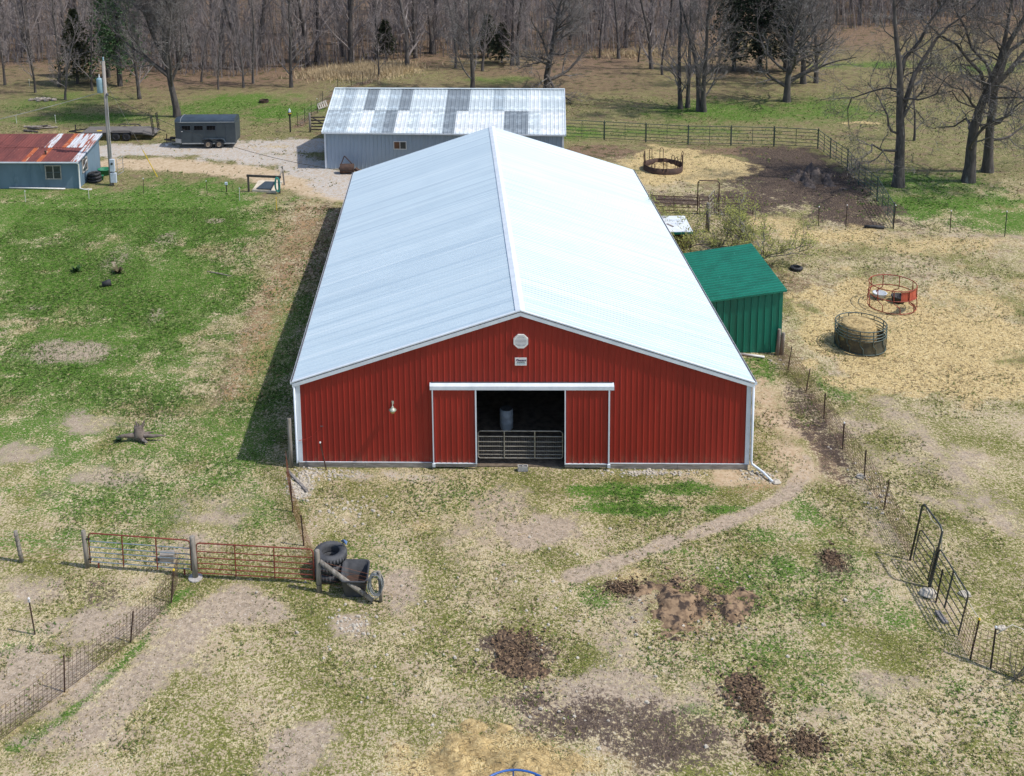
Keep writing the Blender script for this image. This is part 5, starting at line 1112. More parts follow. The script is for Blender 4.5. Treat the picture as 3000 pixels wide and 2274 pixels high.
for p, top, lb in (((20.36,26.05), 1.25, 'thin steel post with white cap left in front of the mud'), ((22.04,26.02), 1.35, 'thin steel post with white cap near the black pipe'), ((24.73,25.42), 1.55, 'steel post with white cap at the near end of corral'),
               ((27.96,24.94), 1.35, 'dark steel post on the right grass line beyond the oak'), ((30.86,24.16), 1.6, 'green steel post with white cap near the right edge')):
    q = P3(p); o = root('steel_post', q, lb, 'post', 'steel posts along the far paddock'); tpost(o, q, q + Vector((rnd.uniform(-.02, .1), 0, top)), 'tpost_green' if 'green' in lb else 'tpost', 'cap_white')
qa, qb = P3((23.07,25.67)), P3((24.19,25.49)); mb = MB().tube([qa + up2 * .09, qa.lerp(qb, .5) + up2 * .1 + Vector((0, .06, 0)), qb + up2 * .09], .10, 10)
thing('black_pipe', mb, M['black_rubber'], 'short black plastic pipe lying by the corral end', 'pipe', smooth=True)
# near corral run half hidden by the bush
g0, g1_, g2_, g3 = P3((10.32,28.57)), P3((13.28,28.15)), P3((14.61,28.00)), P3((16.77,27.84))
pn = root('corral_panel', g0, 'dark pipe panel between barn and the tall frame gate', 'corral panel', 'corral panels'); cpanel(pn, g0, g1_, 1.15, 'rust_steel', 5, .03)
pn = root('frame_gate', g1_, 'tall rusty pipe frame gate behind the bush', 'gate')
part('frame', MB().tube([g1_, g1_ + up2 * 2.15, g1_.lerp(g2_, .08) + up2 * 2.3, g1_.lerp(g2_, .92) + up2 * 2.3, g2_ + up2 * 2.15, g2_], .038, 8), M['rust_steel'], pn, True)
cpanel(pn, g1_.lerp(g2_, .08), g1_.lerp(g2_, .92), 1.2, 'rust_steel', 5, .024)
pn = root('corral_panel', g2_, 'rusty pipe panel right of the tall frame gate', 'corral panel', 'corral panels'); cpanel(pn, g2_, g3, 1.2, 'rust_steel', 6, .026)
pn = root('corral_panel', g1_, 'rusty pipe panel turned end on at the frame gate', 'corral panel', 'corral panels'); gq = P3((13.72,26.96)); gq2 = P3((14.35,28.13)); cpanel(pn, gq, gq2, 1.65, 'gate_steel', 6, .026)
q = P3((13.25,25.19)); single_post(q, q + Vector((.03, 0, 1.9)), 'dark old wooden post behind the bush', .13)
# fence and gate beyond the outbuilding's left end
q = P3((-16.57,49.82)); lp = root('post_lamp', q, 'black post lantern with white top left of outbuilding', 'lamp post')
part('pole', MB().tube([q, q + up2 * 1.5], .07, 8), M['black_steel'], lp); part('lantern', MB().lathe([(.13, 1.5), (.15, 1.6), (.15, 1.75), (.10, 1.8)], q, 8), M['black_steel'], lp)
part('band', MB().lathe([(.155, 1.66), (.155, 1.73)], q, 8), M['yellow'], lp); part('cap', MB().lathe([(.12, 1.8), (.10, 1.95), (.02, 2.12)], q, 8), M['box_grey'], lp)
a, c = P3((-14.84,49.74)), P3((-13.47,49.68)); wgt = root('wooden_gate', a, 'dark wooden board gate at left end of outbuilding', 'gate')
wpost(wgt, a, a + up2 * 1.7, .1)
for k in range(5): part('board', MB().beam(a + up2 * (.25 + k * .27), c + up2 * (.25 + k * .27), .03, .11), M['dark_wood'], wgt)
part('brace', MB().beam(a.lerp(c, .15) + up2 * 1.33 - Vector((0, .04, 0)), a.lerp(c, .9) + up2 * .7 - Vector((0, .04, 0)), .03, .1), M['dark_wood'], wgt)
FB = [(-16.17,51.69), (-15.75,53.13), (-15.48,55.66), (-15.04,56.68), (-14.93,59.97), (-14.05,65.88), (-12.89,68.38), (-11.84,69.30), (-11.09,70.26), (-10.76,72.31), (-10.35,72.64), (-9.83,75.13), (-9.05,75.82), (-7.99,77.25)]
ff = root('wire_fence', P3(FB[0]), 'wire fence on thin posts climbing from outbuilding towards the woods', 'fence')
pts = [P3(p) for p in FB]
for k, q in enumerate(pts): tpost(ff, q, q + Vector((rnd.uniform(-.05, .05), 0, 1.35)), 'tpost_green' if k % 3 else 'tpost', 'cap_white' if k == 3 else None)
for a, c in zip(pts[:-1], pts[1:]): woven(ff, a, c, 1.1, 'mesh_wire', .5, 5, r=.006)
q = P3((-15.03,58.03)); pl_ = root('wooden_pallet', q, 'bleached wooden pallet leaning left of the silver roof', 'pallet'); u1 = Vector((.75, .55, .18)).normalized(); u2 = Vector((-.3, .3, .9)).normalized()
for k in range(5): part('slat', MB().beam(q + u1 * (k * .22) + up2 * .05, q + u1 * (k * .22) + u2 * .62, .12, .03), M['window_frame'], pl_)
for z in (.08, .55): part('runner', MB().beam(q + u2 * z - u1 * .05, q + u2 * z + u1 * 1.0, .04, .09), M['window_frame'], pl_)
# lawn roller at the outbuilding wall
q = P3((-10.51,37.49)); lr = root('lawn_roller', q, 'rusty lawn roller with A-frame drawbar by outbuilding wall', 'lawn roller')
part('drum', MB().tube([q + Vector((-.55, 0, .38)), q + Vector((.5, 0, .38))], .36, 20), M['rust_steel'], lr)
part('rim_band', MB().tube([q + Vector((-.57, -.02, .10)), q + Vector((.53, -.02, .10))], .05, 6), M['feeder_red'], lr)
part('drawbar', MB().beam(q + Vector((-.62, -.1, .35)), q + Vector((-.2, .1, 1.32)), .05, .06).beam(q + Vector((.35, 0, .75)), q + Vector((-.2, .1, 1.32)), .05, .06), M['rust_steel'], lr); part('axle_block', MB().beam(q + Vector((.58, 0, .35)), q + Vector((.9, -.1, .15)), .3, .2), M['rust_steel'], lr)

# ------------------------------------------------------------------ round feeders and the bale
def ring_feeder(name, p, R, h, label, mat, sheetmat, rails, nstay, zsheet, arc=(0, 1), tilt=0.0):
    q = P3(p); o = root(name, q, label, 'hay feeder', 'round hay feeders')
    for z in rails: part('ring', MB().ring(q, R, .026, 40, 6, z), M[mat], o, True)
    for k in range(nstay):
        a = 2 * PI * (k + .3) / nstay; d = Vector((math.cos(a), math.sin(a), 0)); tn = Vector((-d.y, d.x, 0))
        if mat == 'feeder_red': pth = [q + d * R + up2 * 1.28, q + d * R + up2 * .70, q + d * R + tn * .02 + up2 * .58, q + d * R + tn * .30 + up2 * .40, q + d * R + tn * .33 + up2 * .28, q + d * (R + .01) + tn * .33 + up2 * .03]
        else: pth = [q + d * R + up2 * h, q + d * R + up2 * .5, q + d * R + tn * .15 + up2 * .32, q + d * R + tn * .17 + up2 * .03]
        part('upright', MB().tube(pth, .024, 6), M[mat], o)
    if sheetmat:
        n = 40; z0, z1 = zsheet; k0, k1 = int(arc[0] * n), int(arc[1] * n); mb = MB(); vs = []
        for k in range(k0, k1 + 1):
            a = 2 * PI * k / n; vs += [q + Vector(((R - .03) * math.cos(a), (R - .03) * math.sin(a), z0)), q + Vector(((R - .03) * math.cos(a), (R - .03) * math.sin(a), z1))]
        mb.add(vs, [(2 * i, 2 * i + 2, 2 * i + 3, 2 * i + 1) for i in range(k1 - k0)]); part('sheet', mb, M[sheetmat], o, True)
    return q
q = ring_feeder('hay_feeder', (17.50,10.90), 1.18, 1.22, 'dark green round hay feeder holding a hay bale', 'feeder_green', 'feeder_sheet', (.03, .72, .86, 1.02, 1.22), 12, (.02, .66))
hb = MB(); vs = []; n = 26; prof = [(.80, 0), (.86, .3), (.84, .8), (.80, 1.12), (.70, 1.20), (.4, 1.19), (.12, 1.16), (0, 1.15)]; r = random.Random(3)
hb.lathe([(a * r.uniform(.97, 1.03), z) for a, z in prof], q + Vector((-.08, .1, 0)), n, True, False)
hbo = root('hay_bale', q, 'round hay bale inside the dark green feeder', 'hay bale'); part('bale', hb, M['hay'], hbo, True)
lh = MB()
for _ in range(1500):
    a = r.uniform(0, 2 * PI); top = r.random() < .55; rad = .8 * math.sqrt(r.random()) if top else .86; c = q + Vector((-.08 + rad * math.cos(a), .1 + rad * math.sin(a), (1.17 if top else r.uniform(.3, 1.15))))
    d = Vector((r.gauss(0, 1), r.gauss(0, 1), r.uniform(-.1, .45))).normalized(); e = c + d * r.uniform(.1, .26); w = d.orthogonal().normalized() * .009; lh.add([c - w, c + w, e], [(0, 1, 2)])
o = part('loose_hay', lh, M['hay'], hbo); o['kind'] = 'stuff'
q = ring_feeder('hay_feeder', (20.70,15.21), 1.18, 1.28, 'rusty red round hay feeder with one red sheet', 'feeder_red', 'feeder_redsheet', (.03, .72, 1.28), 9, (.72, 1.22), (.76, .97))
tb2 = P3((21.24,15.68)); thing('black_tub', MB().lathe([(.30, 0), (.36, .3), (.39, .3), (.39, .35), (.33, .35), (.27, .05), (0, .05)], tb2, 20, True, False), M['black_rubber'], 'black rubber tub inside the red feeder', 'tub', base=tb2, smooth=True)
tb3 = P3((20.40,16.09)); thing('white_tub', MB().lathe([(.24, 0), (.36, .3), (.38, .33), (.33, .33), (.2, .05), (0, .05)], tb3, 16, True, False), M['plastic_white'], 'white mineral tub at the back of the red feeder', 'tub', base=tb3, smooth=True)
# rusted cradle feeder in the corral
q = P3((12.88,37.65)); rf3 = root('hay_feeder', q, 'rusted brown ring feeder with upright loops in corral', 'hay feeder', 'round hay feeders')
n = 44; R = 1.42; vs = []
for k in range(n):
    a = 2 * PI * k / n; dn = 1 + .02 * math.sin(5 * a)
    for rr_, z in ((R, 0), (R, .46), (R - .03, .46), (R - .03, 0)): vs.append(q + Vector((rr_ * dn * math.cos(a), rr_ * dn * math.sin(a), z)))
part('skirt', MB().add(vs, [(4 * k + j, 4 * ((k + 1) % n) + j, 4 * ((k + 1) % n) + j + 1, 4 * k + j + 1) for k in range(n) for j in range(3)]), M['rust_steel'], rf3, True)
for k in range(10):
    a = 2 * PI * (k + .35) / 10; d = Vector((math.cos(a), math.sin(a), 0)); tn = Vector((-d.y, d.x, 0)); h = 1.28 if k not in (6, 1) else .8; s = .12; o_ = d * (.10 if k in (0, 5) else 0)
    part('loop', MB().tube([q + d * R * .98 - tn * s + up2 * .3, q + d * R * .98 + o_ - tn * s + up2 * (h - .12), q + d * R * .98 + o_ - tn * s * .6 + up2 * (h - .03), q + d * R * .98 + o_ + up2 * h, q + d * R * .98 + o_ + tn * s * .6 + up2 * (h - .03), q + d * R * .98 + o_ + tn * s + up2 * (h - .12), q + d * R * .98 + tn * s + up2 * .3], .026, 6), M['rust_steel'], rf3)
hm = MB(); r = random.Random(9); n = 18; vs = []
for i in range(7):
    for j in range(n): 
        a = 2 * PI * j / n; rad = 1.25 * i / 6; vs.append(q + Vector((rad * math.cos(a), rad * math.sin(a), .05 + .42 * (1 - (i / 6) ** 2) * (1 + r.uniform(-.25, .25)) + r.uniform(-.03, .03))))
hm.add(vs, [(i * n + j, (i + 1) * n + j, (i + 1) * n + (j + 1) % n, i * n + (j + 1) % n) for i in range(6) for j in range(n)])
thing('hay_heap', hm, M['hay'], 'leftover hay heap inside the rusted brown feeder', 'hay', base=q)
# blue feeder whose far rim shows at the bottom edge
zb = hz(0, -15) + 1.2; fb2 = (-1.19,-16.31)
qb2 = (fb2[0], fb2[1] - 1.15)
q = P3(qb2); bf = root('hay_feeder', q, 'bright blue ring feeder showing its rim at the bottom edge', 'hay feeder', 'round hay feeders')
for z in (.03, .55, .9, 1.2): part('ring', MB().ring(q, 1.15, .028, 44, 7, z), M['feeder_blue'], bf, True)
for k in range(12):
    a = 2 * PI * (k + .12) / 12; d = Vector((math.cos(a), math.sin(a), 0)); part('upright', MB().tube([q + d * 1.15 + up2 * 1.2, q + d * 1.15 + up2 * .03], .024, 6), M['feeder_blue'], bf)
thing('tyre', tyre(MB(), P3((17.07,19.71)), .33, .2, .56, 24, 20), M['black_rubber'], 'small tyre lying on the dirt right of the green shed', 'tyre', base=P3((17.07,19.71)), smooth=True)
qa, qb = P3((11.40,9.90)), P3((12.47,9.59)); thing('white_pipe', MB().tube([qa + up2 * .07, qb + up2 * .07], .06, 8), M['pvc'], 'short white pipe lying before the green shed', 'pipe', smooth=True)

# ------------------------------------------------------------------ heaps
def heap(p, rx, ry, h, label, mat, seed, name='manure_pile', cat='manure pile', group='manure piles in the yard'):
    r = np.random.default_rng(seed); q = P3(p); n = 44; xs = np.linspace(-1.15, 1.15, n); XX, YY = np.meshgrid(xs, xs); an = np.arctan2(YY, XX); d = np.hypot(XX, YY) * (.78 + .62 * vnoise(np.cos(an) * 1.6 + seed * 5, np.sin(an) * 1.6 + seed, 1.0, seed + 4) + .25 * vnoise(np.cos(an) * 4 + seed, np.sin(an) * 4, 1.0, seed + 6))
    nz = vnoise(XX * rx + seed * 7, YY * ry, 1.4, seed) + .7 * vnoise(XX * rx, YY * ry + seed * 3, 4.0, seed + 1) + .35 * vnoise(XX * rx, YY * ry, 9.0, seed + 2) - 1.02
    ZZ = h * ((1.0 - (d / .85) ** 1.4) * .30 + nz * 1.35 * np.clip(1.3 - d, 0, 1)) - .035 * d
    vs = [(q.x + XX[i, j] * rx, q.y + YY[i, j] * ry, q.z + ZZ[i, j]) for i in range(n) for j in range(n)]
    mb = MB().add(vs, [(i * n + j, i * n + j + 1, (i + 1) * n + j + 1, (i + 1) * n + j) for i in range(n - 1) for j in range(n - 1) if max(d[i, j], d[i + 1, j + 1]) < 1.14])
    o = root(name, q, label, cat, group); part('heap', mb, M[mat], o, True)
    cl = MB(); rr_ = random.Random(seed)
    for _ in range(700):
        a = rr_.uniform(0, 2 * PI); k = abs(rr_.gauss(0, .68)); s = rr_.uniform(.015, .06); c = Vector((q.x + k * math.cos(a) * rx, q.y + k * math.sin(a) * ry, q.z + h * max(0, 1 - k * k) * .6 + .01))
        e = [c + Vector((rr_.uniform(-s, s) * 1.5, rr_.uniform(-s, s) * 1.5, rr_.uniform(-s, s))) for _ in range(4)]; cl.add(e, [(0, 1, 2), (0, 2, 3), (0, 3, 1), (1, 3, 2)])
    if mat == 'hay':
        cl = MB()
        for _ in range(9000):
            i = rr_.randrange(n); j = rr_.randrange(n)
            if d[i, j] > 1.1 or ZZ[i, j] < -.03: continue
            c = Vector((q.x + XX[i, j] * rx + rr_.gauss(0, .08), q.y + YY[i, j] * ry + rr_.gauss(0, .06), q.z + ZZ[i, j])); dd_ = Vector((rr_.gauss(0, 1), rr_.gauss(0, 1), rr_.uniform(-.05, .5))).normalized(); w = dd_.orthogonal().normalized() * .009
            cl.add([c - w, c + w, c + dd_ * rr_.uniform(.1, .3)], [(0, 1, 2)])
    oo = part('clods' if mat != 'hay' else 'loose_straw', cl, M[mat], o); oo['kind'] = 'stuff'
heap((-0.76,-10.58), 1.5, 1.5, .17, 'round dark brown manure pile in the front yard centre', 'manure', 3)
heap((5.20,-8.08), 2.6, 2.0, .26, 'wide tan and brown manure pile right of centre', 'manure_tan', 4)
heap((3.09,-7.43), .8, .45, .10, 'small low manure pile just left of the wide tan one', 'manure', 5)
heap((5.94,-12.27), .95, 1.5, .085, 'long dark manure pile in the lower right yard', 'manure', 6)
heap((7.10,-13.95), .6, .5, .07, 'small black manure pile near the bottom right', 'manure', 7)
heap((5.85,-14.22), .5, .7, .045, 'low patchy manure pile at the bottom beside the dark mud', 'manure', 8)
heap((22.94,34.97), 2.2, 3.0, .95, 'grey mud heap in the middle of corral', 'mud_heap', 9, 'mud_heap', 'mud heap', None)
heap((10.57,-5.75), .5, .7, .08, 'small manure patch near the trail and right fence', 'manure', 10)
heap((-1.78,-14.82), 3.1, 1.7, .42, 'broad fluffy straw mound at the bottom edge round the blue feeder', 'hay', 12, 'straw_mound', 'straw mound', None)
# stump with its roots in the air
q = P3((-16.45,2.00)); stp = root('uprooted_stump', q, 'grey uprooted tree stump with splayed roots on the lawn', 'stump'); r = random.Random(5)
part('bole', MB().tube([q + Vector((.1, .1, .05)), q + Vector((0, 0, .28)), q + Vector((-.05, .08, .62))], [.26, .27, .16], 10), M['stump'], stp, True)
for d, L, r0 in (((-1, -.35, .05), .85, .13), ((1, -.05, .06), 1.1, .10), ((.7, -.8, -.02), .5, .12), ((-.25, .3, 1), .55, .10), ((.45, .3, .9), .62, .10), ((.02, .1, 1.2), .62, .055), ((-.5, .5, .5), .45, .1), ((1.0, .4, .12), .6, .07)):
    d = Vector(d).normalized(); p_ = [q + Vector((0, 0, .24))]
    for k in range(4): p_.append(p_[-1] + d * L / 4 * 1.15 + Vector((r.uniform(-.04, .04), r.uniform(-.04, .04), r.uniform(-.04, .02))))
    for w_ in p_: w_.z = max(w_.z, q.z + .05)
    part('root', MB().tube(p_, [r0 * 1.2, r0, r0 * .8, r0 * .55, r0 * .2], 8), M['stump'], stp, True)
# planted bed on the lawn: bare patch, low plants and a dark pot
def plant(p, h, n, label, seed, cat='plant', tint=(.05, .12, .03)):
    r = random.Random(seed); q = P3(p); mb = MB()
    for _ in range(n):
        a = r.uniform(0, 2 * PI); d = Vector((math.cos(a), math.sin(a), r.uniform(.4, 1.6))).normalized(); L = h * r.uniform(.5, 1.1); w = Vector((-d.y, d.x, 0)) * h * .12
        mb.add([q - w, q + w, q + d * L * .6 + w * 1.3, q + d * L, q + d * L * .6 - w * 1.3], [(0, 1, 2, 3, 4)])
    nm = 'leaf_%d' % seed; M[nm] = simple(nm, tint, tuple(x * .6 for x in tint), 8, .8)
    return thing('leafy_plant', mb, M[nm], label, cat, 'small plants of the lawn bed', q)
plant((-25.26,19.95), .5, 46, 'low green plant at left side of the lawn bed', 1)
plant((-22.68,19.68), .55, 40, 'low brown and green plant at right side of the lawn bed', 2, tint=(.12, .10, .05))
plant((-17.31,1.91), .32, 30, 'round dark weed left of the uprooted stump', 3, tint=(.03, .075, .035))
q = P3((-22.84,17.96)); thing('plant_pot', MB().tube([q + Vector((-.22, -.1, .14)), q + Vector((.25, .1, .2))], [.14, .2], 12), M['black_rubber'], 'black plant pot tipped over on the lawn bed', 'pot', base=q, smooth=True)
thing('stick', MB().tube([P3((-17.30,19.77), .03), P3((-16.57,19.48), .05), P3((-15.73,19.15), .03)], [.02, .035, .015], 6), M['driftwood'], 'pale dry stick lying on the lawn near barn', 'stick')
# stone heap and log pile beyond the blue shed
r = random.Random(4)
for k, (dx, dy, s) in enumerate(((-1.2, 0, .22), (-.6, .2, .28), (0, 0, .32), (.6, .1, .26), (1.2, -.1, .24), (-.3, -.3, .2), (.5, -.35, .2))):
    c = (-43.45,63.54); rock((c[0] + dx, c[1] + dy), s, ['leftmost', 'second', 'third', 'fourth', 'rightmost', 'front left', 'front right'][k] + ' stone of the pale stone heap in far left field', 'field_stone', 'stone', 'stones of the far left heap', 30 + k, .7, 'driftwood')
c = (-39.24,51.60)
for k in range(6):
    a = Vector((c[0] - 1.6 + r.uniform(0, 1.2), c[1] + r.uniform(-.5, .5), hz(*c) + .12 + .1 * (k % 3))); d = Vector((r.uniform(1, 2), r.uniform(-.6, .6), r.uniform(-.05, .1)))
    thing('log', MB().tube([a, a + d], [.1, .07], 8), M['driftwood' if k % 2 else 'bark_dark'], ['lowest', 'longest', 'shortest', 'front', 'rear', 'topmost'][k] + ' old log of the brush pile behind the rusty roof', 'log', 'logs of the brush pile')
q = P3((-20.79,61.45)); thing('fire_ring', MB().lathe([(.45, 0), (.47, .25), (.42, .25), (.40, .03), (0, .03)], q, 18, True, False), M['rust_steel'], 'small rusty fire ring on the far green field', 'fire ring', base=q)
q = P3((-13.14,-6.13)); thing('wooden_crate', MB().box(q + Vector((0, 0, .14)), (.5, .3, .28), .1), M['weathered_wood'], 'small grey wooden crate seen through the red and blue gate', 'crate', base=q)

# ------------------------------------------------------------------ trees
def grow(seed, H, style, detail=1.0):
    """returns (trunk MB, crown MB) with the base at the origin"""
    r = random.Random(seed); T, Cc = MB(), MB(); up = Vector((0, 0, 1))
    S = dict(forest=dict(first=.08, n=20, ang=.85, L=.24, wob=.10, trop=.10, tr=.0125, fork=0),
             slim=dict(first=.10, n=15, ang=.7, L=.22, wob=.13, trop=.14, tr=.0095, fork=0),
             oak=dict(first=.16, n=15, ang=1.12, L=.30, wob=.36, trop=.045, tr=.0165, fork=1),
             maple=dict(first=.20, n=24, ang=.80, L=.48, wob=.13, trop=.12, tr=.0165, fork=1),
             spread=dict(first=.12, n=22, ang=1.05, L=.40, wob=.20, trop=.06, tr=.022, fork=1))[style]
    def walk(p, d, L, n, wob, trop):
        pts = [p]; dirs = [d]
        for _ in range(n):
            d = (d + Vector((r.gauss(0, wob), r.gauss(0, wob), r.gauss(0, wob) + trop))).normalized()
            pts.append(pts[-1] + d * L / n); dirs.append(d)
        return pts, dirs
    def perp(d, ang):
        a = d.orthogonal().normalized(); b = d.cross(a); t = r.uniform(0, 2 * PI)
        return (d * math.cos(ang) + (a * math.cos(t) + b * math.sin(t)) * math.sin(ang)).normalized()
    def twig(p, d, L, w):
        q_, _ = walk(p, d, L, 3, .32, .06); o = len(Cc.v)
        s = d.orthogonal().normalized() * w; s2 = d.cross(s)
        Cc.v.extend([tuple(q_[0] + s), tuple(q_[0] - s * .5 + s2 * .8), tuple(q_[0] - s * .5 - s2 * .8), tuple(q_[1] + s * .7), tuple(q_[1] - s * .7), tuple(q_[2] + s * .5), tuple(q_[2] - s * .5), tuple(q_[3])])
        Cc.f.extend([(o, o + 1, o + 4, o + 3), (o + 1, o + 2, o + 4), (o + 3, o + 4, o + 6, o + 5), (o + 5, o + 6, o + 7)])
        return q_
    def limb(p, d, L, rad, lv):
        seg = 7 if lv == 0 else 5 if lv == 1 else 4
        pts, dirs = walk(p, d, L, seg, S['wob'] * (1 + .25 * lv), S['trop'])
        rs = [rad * (1 - .82 * (i / seg) ** .9) for i in range(seg + 1)]
        (T if lv == 0 and style in ('oak', 'maple', 'spread') else Cc).tube(pts, rs, 6 if lv == 0 else 4 if lv == 1 else 3, False)
        if lv < 2:
            nc = int((8 if lv == 0 else 6) * detail * r.uniform(.8, 1.2) + .5)
            for k in range(nc):
                t_ = (.18 + .82 * (k + r.random()) / nc) * seg; i = min(seg - 1, int(t_)); f = t_ - i
                pp = pts[i].lerp(pts[i + 1], f); rr_ = rs[i] * (1 - f) + rs[i + 1] * f
                limb(pp, perp(dirs[i], r.uniform(.45, .95)), L * r.uniform(.32, .55) * (1.1 - .35 * t_ / seg), max(rr_ * .58, .012), lv + 1)
            twig(pts[-1], dirs[-1], L * .3, max(rad * .15, .010))
        else:
            for k in range(int(5 * detail + .5)):
                i = r.randint(0, seg); q_ = twig(pts[i], perp(dirs[i], r.uniform(.3, .9)), L * r.uniform(.4, .8), .0115)
                if detail > .9: twig(q_[2], perp(dirs[i], r.uniform(.4, 1.0)), L * r.uniform(.25, .45), .010)
    R0 = H * S['tr']; n = 12
    lean = Vector((r.gauss(0, .05), r.gauss(0, .05), 1)).normalized()
    pts, dirs = walk(Vector((0, 0, -.2)), lean, H * (.9 if not S['fork'] else .72), n, .05, .03)
    rs = [R0 * (1 - .9 * (i / n) ** 1.05) + .015 for i in range(n + 1)]; rs[0] *= 1.35; rs[1] *= 1.06
    T.tube(pts, rs, 9, False)
    for k in range(S['n']):
        t_ = (S['first'] + (1 - S['first']) * ((k + r.random() * .8) / S['n'])) * n; i = min(n - 1, int(t_)); f = t_ - i
        pp = pts[i].lerp(pts[i + 1], f); h = t_ / n
        a = S['ang'] * (1.15 - .55 * h)
        d = perp(dirs[i], a)
        if style in ('forest', 'slim', 'maple') and d.z < .15: d.z = abs(d.z) + .25; d.normalize()
        if style in ('oak', 'spread') and d.z < -.05: d.z = -.05; d.normalize()
        Lk = H * S['L'] * r.uniform(.75, 1.2) * (1.15 - .65 * h)
        limb(pp, d, Lk, max(rs[i] * (.34 if style == 'oak' else .58 if S['fork'] and h < .6 else .42), .025), 0)
    if S['fork']:
        for _ in range(2):
            i = int(n * r.uniform(.34, .5)); limb(pts[i], perp(dirs[i], r.uniform(.3, .5)), H * .52, rs[i] * .74, 0)
    for _ in range(3): limb(pts[-1], perp(dirs[-1], .4), H * .16, rs[-1] * 1.2, 1)
    return T, Cc
PROTO = {}
def proto(key, seed, H, style, detail, bark, twigm):
    T, Cc = grow(seed, H, style, detail)
    PROTO[key] = (T.mesh('trunk', M[bark], True), Cc.mesh('crown', M[twigm], False))
for i in range(4): proto('f%d' % i, 100 + i, 17, 'forest', .75, 'bark_dark', 'twig_wood')
for i in range(3): proto('s%d' % i, 200 + i, 11, 'slim', .7, 'bark_dark', 'twig_wood')
def tree(key, p, rz, sc, label, cat='tree', group=None, lean=(0, 0), name='bare_tree'):
    q = P3(p); o = root(name, q, label, cat, group); o.rotation_euler = (lean[1], lean[0], rz) if False else (0, 0, rz); o.scale = (sc, sc, sc)
    o.rotation_euler = (-lean[1], lean[0], rz)
    for nm, me in zip(('trunk', 'crown'), PROTO[key]):
        c = bpy.data.objects.new(nm, me); COL.objects.link(c); c.parent = o
    return o
# individual trees
proto('big', 42, 19, 'maple', 1.35, 'bark', 'twig'); tree('big', (-27.97,56.06), .6, 1.0, 'big bare tree rising behind the dark horse trailer', lean=(-.06, 0))
proto('oak1', 61, 21, 'oak', 1.0, 'bark', 'twig'); proto('oak2', 77, 22, 'oak', 1.0, 'bark', 'twig')
tree('oak1', (28.01,33.14), 2.2, 1.0, 'nearest gnarled bare oak beside the corral end', name='oak_tree', lean=(.05, 0))
tree('oak2', (33.14,34.03), 4.4, 1.0, 'dark gnarled bare oak second from the corral', name='oak_tree')
tree('oak1', (35.51,36.28), 5.0, .95, 'leaning bare oak at the right edge behind the others', name='oak_tree', lean=(.06, 0))
proto('sp', 15, 15, 'spread', 1.1, 'bark', 'twig')
tree('sp', (6.69,64.54), .4, 1.0, 'wide low-branched bare tree behind right half of silver roof', name='spreading_tree')
proto('mid1', 88, 17, 'forest', 1.1, 'bark', 'twig'); proto('mid2', 91, 14, 'spread', .9, 'bark_dark', 'twig')
tree('mid1', (-0.60,64.40), 1.0, 1.0, 'tall straight bare tree behind middle of silver roof')
tree('mid2', (28.14,58.84), 2.0, 1.0, 'broad bare tree alone on the grass beyond the corral', name='spreading_tree')
tree('mid1', (31.95,66.32), 3.0, 1.12, 'thick pale trunked tree behind the lone broad tree')
tree('f0', (33.24,66.55), 1.6, .9, 'slim leaning tree right of the thick pale trunk', lean=(.08, 0))
tree('mid1', (19.82,55.31), 4.0, 1.0, 'right stem of the close trio beyond the corral', lean=(.04, 0))
tree('f1', (19.46,55.59), 2.2, 1.0, 'middle stem of the close trio beyond the corral')
tree('f2', (18.75,57.08), .2, .85, 'thin left stem of the trio beyond the corral')
tree('f3', (18.06,56.71), 5.0, .9, 'lone straight tree left of the trio beyond the corral')
tree('s0', (33.91,44.92), 1.0, .75, 'thin young tree between the two nearest oaks')
tree('f1', (18.68,74.64), 3.3, .85, 'bare tree on leafy slope left of the dark cedars'); tree('s1', (19.25,71.72), 2.3, 1.0, 'small dark tree in front of leafy slope left of cedars')
tree('s2', (17.96,78.68), 1.3, .8, 'short thin sapling on the leafy slope'); tree('f2', (16.15,80.79), .9, .8, 'bare tree at the top of golden slope right of centre'); tree('s0', (14.10,81.35), 4.9, 1.0, 'thin tree left of the golden slope top')
tree('f3', (-19.10,68.13), 2.7, .82, 'pale branched bare tree on green field left of silver roof'); tree('s1', (-23.41,70.26), 1.7, 1.1, 'left slim dark tree on the green field'); tree('s2', (-24.09,68.46), 4.1, 1.0, 'slim pole-like tree nearest the horse trailer')
tree('f0', (-13.91,79.64), 5.3, 1.25, 'thick black trunk at the wood edge above silver roof'); tree('s0', (-10.35,72.64), .7, .8, 'pale small tree by the golden grass fence line')
tree('f1', (-7.52,77.78), 1.9, 1.05, 'dark straight tree at the end of the golden grass'); tree('f2', (-6.77,83.01), 3.9, 1.0, 'leaning dark tree just inside the wood edge centre', lean=(.06, 0)); tree('f3', (-4.96,86.06), 5.9, 1.0, 'dark trunk at wood edge centre')
tree('s1', (-2.20,76.99), .3, 1.1, 'young bare tree left of the tall straight one'); tree('s2', (0.70,75.08), 2.9, 1.2, 'bare tree just right of the tall straight one'); tree('f0', (4.04,77.85), .1, .9, 'left of two slim trees left of the wide tree'); tree('f1', (4.68,77.80), 4.7, .85, 'right of two slim trees left of the wide tree')
tree('s0', (-50.48,71.41), 3.1, 1.15, 'pale bare tree at far left edge'); tree('s1', (-45.62,67.26), .9, 1.0, 'dark slightly leaning tree in far left field', lean=(-.05, 0)); tree('f3', (-44.06,69.96), 1.1, .7, 'pale grey many branched tree before the small cedar')
tree('s2', (-41.27,63.86), 2.4, 1.0, 'slim dark tree above the stone heap'); tree('s0', (-39.82,67.86), 5.0, 1.1, 'slim dark tree behind the utility pole')
tree('f2', (-33.67,63.71), 3.6, .8, 'dark leafless trunk under the tall conifer')
